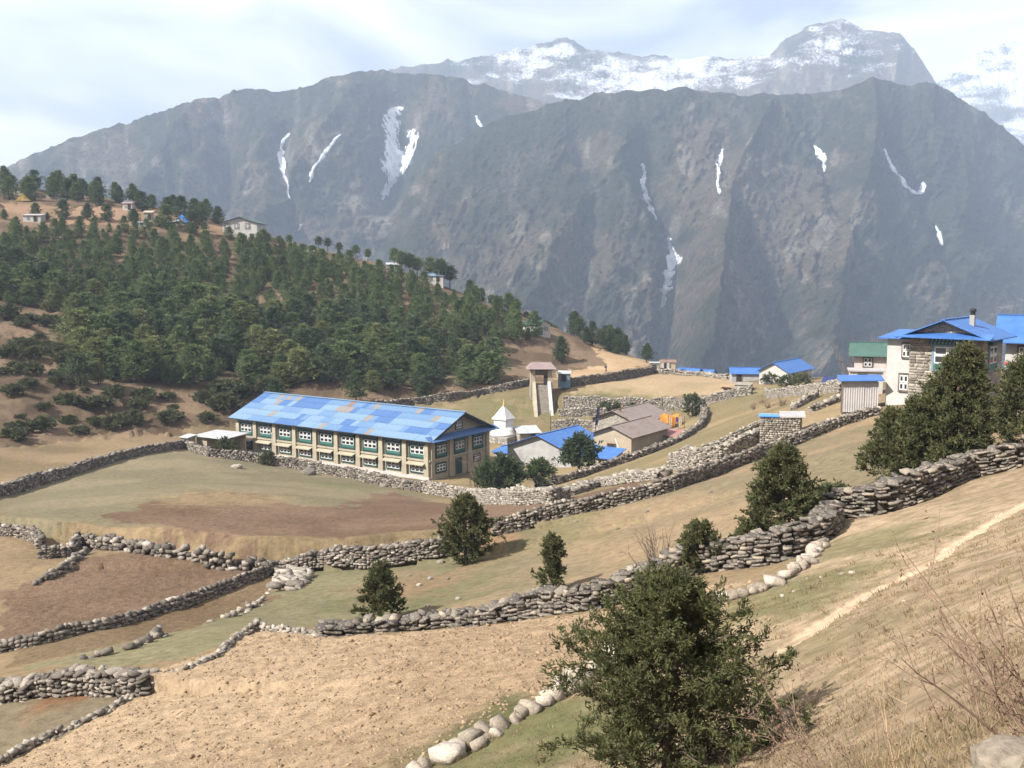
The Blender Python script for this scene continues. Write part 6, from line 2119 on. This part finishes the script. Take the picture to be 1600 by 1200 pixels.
FOREST = [(-10, 375), (100, 360), (210, 362), (300, 388), (420, 392), (480, 402), (560, 420), (650, 447), (740, 482), (800, 498), (838, 528), (800, 545), (775, 560), (765, 600), (690, 612), (560, 612), (500, 598), (440, 608), (330, 598), (270, 604), (180, 596), (130, 608), (90, 590), (110, 545), (150, 515), (80, 488), (-10, 470)]
spots = poisson(FOREST, 3.1, 4200, 5)
rp = np.random.default_rng(77)
rest_V, rest_F, rb_ = [], [], 0
spots.sort(key=lambda q: q[1])
print('pines', len(spots))
for i, (x, y) in enumerate(spots):
    h = rp.uniform(2.8, 7.2) * (0.8 + 0.4 * float(vnoise(np.array([x * 0.05]), np.array([y * 0.05]), 4)[0]))
    var = int(rp.integers(0, 6))
    tone = rp.random()
    dark = tone < 0.36
    if i < 290:
        pt_ = plant_pine(x, y, h, var, rp.uniform(0, 6.28), ('%s %s pine in the dense plantation on the hillside' % ('tall' if h > 6.0 else 'short' if h < 3.8 else 'middle sized', 'dark green' if dark else 'yellow green' if tone > 0.78 else 'mid green')), 'pines of the hillside plantation', 'pine_dark' if dark else 'pine_light' if tone > 0.78 else 'pine', rp.uniform(1.05, 1.75))
        pt_.rotation_euler = (rp.normal(0, 0.07), rp.normal(0, 0.07), pt_.rotation_euler[2])
    else:
        V, F = PV[var][2], PV[var][3]
        s = h / 6
        a_ = rp.uniform(0, 6.28)
        Rz = np.array([[math.cos(a_), -math.sin(a_), 0], [math.sin(a_), math.cos(a_), 0], [0, 0, 1]])
        rest_V.append((V * s) @ Rz.T + np.array([x, y, float(gzf(x, y)) - 0.1]))
        rest_F.append(F + rb_)
        rb_ += len(V)
if rest_V:
    me = npmesh('far_pines', np.concatenate(rest_V), np.concatenate(rest_F))
    tag(obj('pine_wood', me, M['pine']), 'farther rows of the hillside pine plantation', 'wood', kind='stuff')
# pines on the crest above the clearing
crest = poisson([(-10, 290), (60, 292), (130, 298), (200, 312), (300, 330), (345, 348), (345, 356), (300, 346), (200, 326), (100, 316), (-10, 312)], 5.0, 500, 6)
for i, (x, y) in enumerate(crest[:48]):
    plant_pine(x, y, rp.uniform(4.5, 8.0), int(rp.integers(0, 6)), rp.uniform(0, 6.28), 'tall pine in the grove above the sandy clearing', 'pines of the ridge grove', 'pine_dark' if rp.random() < 0.5 else 'pine', 1.25)
cl2 = poisson([(0, 350), (100, 345), (230, 352), (320, 372), (400, 378), (400, 368), (330, 360), (200, 345), (60, 338), (0, 335)], 7.0, 200, 8)
for i, (x, y) in enumerate(cl2[:26]):
    plant_pine(x, y, rp.uniform(2.0, 4.0), int(rp.integers(0, 6)), rp.uniform(0, 6.28), 'young low pine on the edge of the sandy clearing', 'young pines by the clearing', 'pine', 1.35)
# loose pines along the falling skyline
for (u, v, h) in [(418, 383, 4), (436, 386, 3.5), (452, 386, 4), (498, 391, 4.5), (512, 393, 4.5), (530, 399, 4), (556, 405, 4.5), (575, 410, 4.2), (616, 420, 6.5), (628, 421, 7), (640, 425, 7), (652, 430, 6.5), (672, 440, 7.5), (688, 446, 8), (703, 452, 7), (735, 466, 5.5), (752, 470, 5), (768, 475, 4.5), (780, 482, 5), (806, 490, 6.5), (822, 492, 4), (845, 498, 4), (858, 502, 4.5), (868, 505, 4.2)]:
    q = G(u, v)
    plant_pine(q.x, q.y, h, 6 + int(rp.integers(0, 2)), rp.uniform(0, 6.28), 'flat topped pine standing loosely along the falling skyline', 'skyline pines', 'pine_dark' if rp.random() < 0.5 else 'pine', 1.0)
grove = poisson([(885, 517), (900, 512), (930, 524), (960, 538), (995, 553), (985, 557), (945, 551), (915, 538)], 2.6, 300, 9)
for i, (x, y) in enumerate(grove[:34]):
    plant_pine(x, y, rp.uniform(4.8, 7.0), int(rp.integers(0, 8)), rp.uniform(0, 6.28), 'dark pine in the row beside the sandy road on the spur', 'pines beside the spur road', 'pine_dark', 0.95)
for (u, v, h, lb) in [(876, 566, 6.5, 'single pine below the green roofed house'), (1010, 566, 5.0, 'lone round pine at the very end of the spur'), (556, 628, 6.0, 'lone pine on the brown slope behind the lodge roof'), (432, 640, 6.0, 'pine rising just behind the lodge roof ridge'), (662, 626, 4.5, 'young pine above the wall at the slope foot')]:
    q = G(u, v)
    plant_pine(q.x, q.y, h, int(rp.integers(0, 6)), 1.0, lb, None, 'pine_dark', 1.1)

# shrubs on the eroded slope
SHV = []
for i in range(4):
    tub, V, F = juniper_data(1.0, 0.85, ROUND, 22, 5, 8, 0.28, 0.11, 300 + i)
    a_ = tub.mesh('stem', True)
    a_.materials.append(M['bark'])
    b_ = npmesh('foliage', V, F)
    b_.materials.append(M['shrub'])
    SHV.append((a_, b_))
bush = poisson([(0, 495), (90, 490), (150, 520), (110, 560), (100, 600), (140, 612), (270, 612), (330, 606), (430, 615), (470, 640), (330, 662), (150, 676), (0, 690)], 3.6, 420, 10)
for i, (x, y) in enumerate(bush[:95]):
    e = empty('shrub', gpt(x, y, -0.05), rp.uniform(0, 6.28), 'low green shrub dotted on the brown slope left of the lodge', 'shrub', 'shrubs of the brown slope')
    s = rp.uniform(0.8, 2.3) * (1.2 if y > 175 else 0.85)
    e.scale = (s * rp.uniform(1.0, 1.5), s * rp.uniform(1.0, 1.4), s * rp.uniform(0.7, 1.0))
    j = int(rp.integers(0, 4))
    obj('stem', SHV[j][0], None, e)
    obj('foliage', SHV[j][1], None, e)


# bare shrubs
def bare_shrub(loc, h, n, lean, spread, mat, label, seed, r0=0.01, gens=2, name='bare_shrub', cat='shrub', heads=0, curve=0.2, wsp=1.0):
    r = np.random.default_rng(seed)
    e = empty(name, loc, 0, label, cat)
    mb = MB()
    hp_, hd_ = [], []

    def grow(p, d, L, rad, g):
        k = 6
        path = [p.copy()]
        d = d / np.linalg.norm(d)
        for i in range(k):
            d = d + r.normal(0, 0.07, 3) + np.array([0, 0, curve * 0.12])
            d /= np.linalg.norm(d)
            path.append(path[-1] + d * L / k)
        mb.tube([tuple(q) for q in path], [rad * (1 - 0.75 * i / k) for i in range(k + 1)], 4, cap=False)
        if g > 0:
            for i in range(int(r.integers(2, 5))):
                t = int(r.integers(1, k))
                nd = d * 0.9 + r.normal(0, 0.42 * wsp, 3)
                grow(path[t], nd, L * r.uniform(0.25, 0.5), rad * 0.5, g - 1)
        elif heads:
            for _ in range(heads):
                q = path[int(r.integers(2, k + 1))]
                hp_.append(q)
                hd_.append(r.normal(0, 1, 3))
    for i in range(n):
        d = np.array([lean[0], lean[1], 1.0]) + r.normal(0, spread, 3)
        grow(np.array([r.normal(0, 0.08 * h), r.normal(0, 0.08 * h), -0.05]), d, h * r.uniform(0.55, 1.15), r0 * r.uniform(0.7, 1.2), gens)
    mb.build('stem', mat, e, True)
    if hp_:
        V, F = sprays(np.array(hp_), np.array(hd_), 0.03 * r.uniform(0.6, 1.4, len(hp_)), 0.012, r)
        tag(obj('dry_leaf', npmesh('dry_leaf', V, F), M['twig'], e), kind='stuff')
    return e


bare_shrub(gpt(2.75, 4.95), 1.2, 15, (-0.75, 0.35), 0.30, M['twig'], 'fan of bare reddish stems leaning over the whitish boulder', 1, r0=0.0085, heads=2, curve=0.25)
bare_shrub(gpt(3.3, 5.6), 1.25, 10, (-0.12, 0.1), 0.22, M['twig'], 'upright bare reddish stems at the right edge of the turf', 2, r0=0.0075, heads=1)
bare_shrub(gpt(3.4, 7.2), 1.2, 10, (-0.1, 0.1), 0.25, M['twig'], 'thin bare twiggy shrub farther up the turf slope', 3, r0=0.0075, heads=2)
bare_shrub(gpt(2.05, 5.3), 0.75, 12, (-0.15, 0.0), 0.25, M['straw'], 'clump of pale straw stalks left of the whitish boulder', 4, r0=0.004, gens=1, heads=1)
bare_shrub(gpt(2.1, 6.3), 0.75, 6, (-1.0, 0.3), 0.35, M['twig'], 'low bare twigs creeping over the dry turf', 5, r0=0.005, heads=3)
bare_shrub(gpt(2.6, 7.6), 0.9, 7, (-0.9, 0.4), 0.35, M['twig'], 'sparse brown twigs with dried leaves below the path', 6, r0=0.005, heads=4)
bare_shrub(G(1022, 895), 2.0, 24, (-0.15, 0), 0.5, M['grey_twig'], 'grey leafless shrub behind the dark wall', 7, r0=0.02, gens=3)
for i, (u, v, h, lb) in enumerate([(838, 762, 4.5, 'tall leafless garden tree before the grey hall'), (805, 760, 4.0, 'leafless garden tree between dark conifer and grey hall'), (868, 752, 3.2, 'small leafless garden tree near the curved wall end'), (742, 762, 4.5, 'leafless tree in front of the lodge gable')]):
    bare_shrub(G(u, v), h, 5, (0, 0), 0.28, M['grey_twig'], lb, 20 + i, r0=0.05, gens=3, name='bare_tree', cat='tree')
for i, (u, v) in enumerate([(1325, 600), (1350, 598), (1372, 600)]):
    q = at(u, v, 135)
    bare_shrub(gpt(q[0], q[1]), 6.0, 9, (0, 0), 0.35, M['grey_twig'], ('leafless brown tree beside the green roof, farthest from the stone house', 'leafless brown tree rising behind the middle of the green roof', 'leafless brown tree between green roof and stone house')[i], 30 + i, r0=0.06, gens=3, name='bare_tree', cat='tree')
for i, (u, v) in enumerate([(1178, 640), (1200, 638), (1222, 634), (1190, 630)]):
    bare_shrub(G(u, v), 1.3, 22, (0, 0), 0.6, M['twig'], 'rusty brown leafless shrub on the bank above the stone shed', 40 + i, r0=0.03, gens=2).__setitem__('group', 'rusty shrubs on the bank')
for i, (u, v, s) in enumerate([(1205, 600, 1.6), (1228, 604, 1.5), (1252, 603, 1.8)]):
    juniper(u, v, s, 1.5, ROUND, 22, 5, 7, 0.4, 0.15, 60 + i, ('brown green bush beside the pen', 'round bush below the white fronted house', 'spreading bush beside the solar panel')[i], leaf='shrub', name='garden_bush', cat='bush')

# dry grass of the near slope
rg = np.random.default_rng(90)
n = 70000
yv = rg.uniform(0, 1, n) ** 1.4 * 24 + 3.2
sv = rg.uniform(-0.15, 0.62, n)
xv = sv * yv
zone_hill = inpoly(xv, yv, ZP[k_]) & ~inpoly(xv, yv, ZP[[z[0] for z in ZONES].index('footpath')])
cl_ = fbm(xv * 0.9, yv * 0.9, 3, 71)
keep = zone_hill & (cl_ > 0.42)
xv, yv = xv[keep], yv[keep]
n = len(xv)
base_ = np.stack([xv, yv, gzf(xv, yv) - 0.01], 1)
dirs = np.stack([rg.normal(-0.25, 0.55, n), rg.normal(-0.2, 0.5, n), np.ones(n)], 1)
V, F = sprays(base_, dirs, rg.uniform(0.03, 0.10, n), rg.uniform(0.004, 0.008, n) * (1 + yv / 16), rg, cross=False)
# taller tussocks between the short turf
nt_ = 1500
ty = rg.uniform(0, 1, nt_) ** 1.3 * 22 + 4
tx = rg.uniform(-0.1, 0.6, nt_) * ty
kp = inpoly(tx, ty, ZP[k_]) & ~inpoly(tx, ty, ZP[[z[0] for z in ZONES].index('footpath')]) & (fbm(tx * 0.7, ty * 0.7, 3, 72) > 0.48)
tx, ty = np.repeat(tx[kp], 14), np.repeat(ty[kp], 14)
n2_ = len(tx)
tx = tx + rg.normal(0, 0.05, n2_)
ty = ty + rg.normal(0, 0.05, n2_)
d2 = np.stack([rg.normal(-0.2, 0.5, n2_), rg.normal(-0.1, 0.5, n2_), np.ones(n2_)], 1)
V2, F2 = sprays(np.stack([tx, ty, gzf(tx, ty) - 0.01], 1), d2, rg.uniform(0.07, 0.17, n2_), rg.uniform(0.006, 0.011, n2_) * (1 + ty / 18), rg, cross=False)
F = np.concatenate([F, F2 + len(V)])
V = np.concatenate([V, V2])
tag(obj('dry_grass', npmesh('dry_grass', V, F), M['blade']), 'short dry grass covering the near turf slope', 'grass', kind='stuff')
# clods of the tilled field
n = 9000
yv = rg.uniform(17, 44, n)
xv = rg.uniform(-0.62, 0.35, n) * yv
keep = inpoly(xv, yv, ZP[k2_])
xv, yv = xv[keep], yv[keep]
n = len(xv)
sc_ = rg.uniform(0.03, 0.09, n) * (1 + (rg.random(n) > 0.96) * 0.8)
pos = np.stack([xv, yv, gzf(xv, yv)], 1)
me = stones_mesh('clods', pos, rg.uniform(0, 6.28, (n, 3)) * np.array([0.1, 0.1, 1]), np.stack([sc_ * 1.3, sc_, sc_ * 0.7], 1), rg.integers(0, len(SV), n))
M['clod'] = mat_stone('earth_clod', [(0.0, (0.15, 0.107, 0.066)), (0.5, (0.20, 0.146, 0.092)), (1.0, (0.25, 0.185, 0.118))], bump=0.3)
tag(obj('earth_clods', me, M['clod']), 'dry earth clods strewn over the tan tilled field', 'soil', kind='stuff')

# ------------------------------------------------------------------ haze
def add_haze(density, colr_):
    mb = MB().box(-7000, 7000, -60, 7300, -430, 1650)
    m = bpy.data.materials.new('blue_haze')
    m.use_nodes = True
    t = m.node_tree
    t.nodes.clear()
    pv = N(t, 'ShaderNodeVolumePrincipled')
    pv.inputs['Color'].default_value = (*colr_, 1)
    pv.inputs['Density'].default_value = density
    pv.inputs['Anisotropy'].default_value = 0.0
    o = N(t, 'ShaderNodeOutputMaterial')
    LK(t, pv.outputs[0], o.inputs['Volume'])
    tag(mb.build('haze', m), 'thin blue haze filling the valley air', 'haze', kind='stuff')


add_haze(1.75e-4, (0.60, 0.755, 1.0))
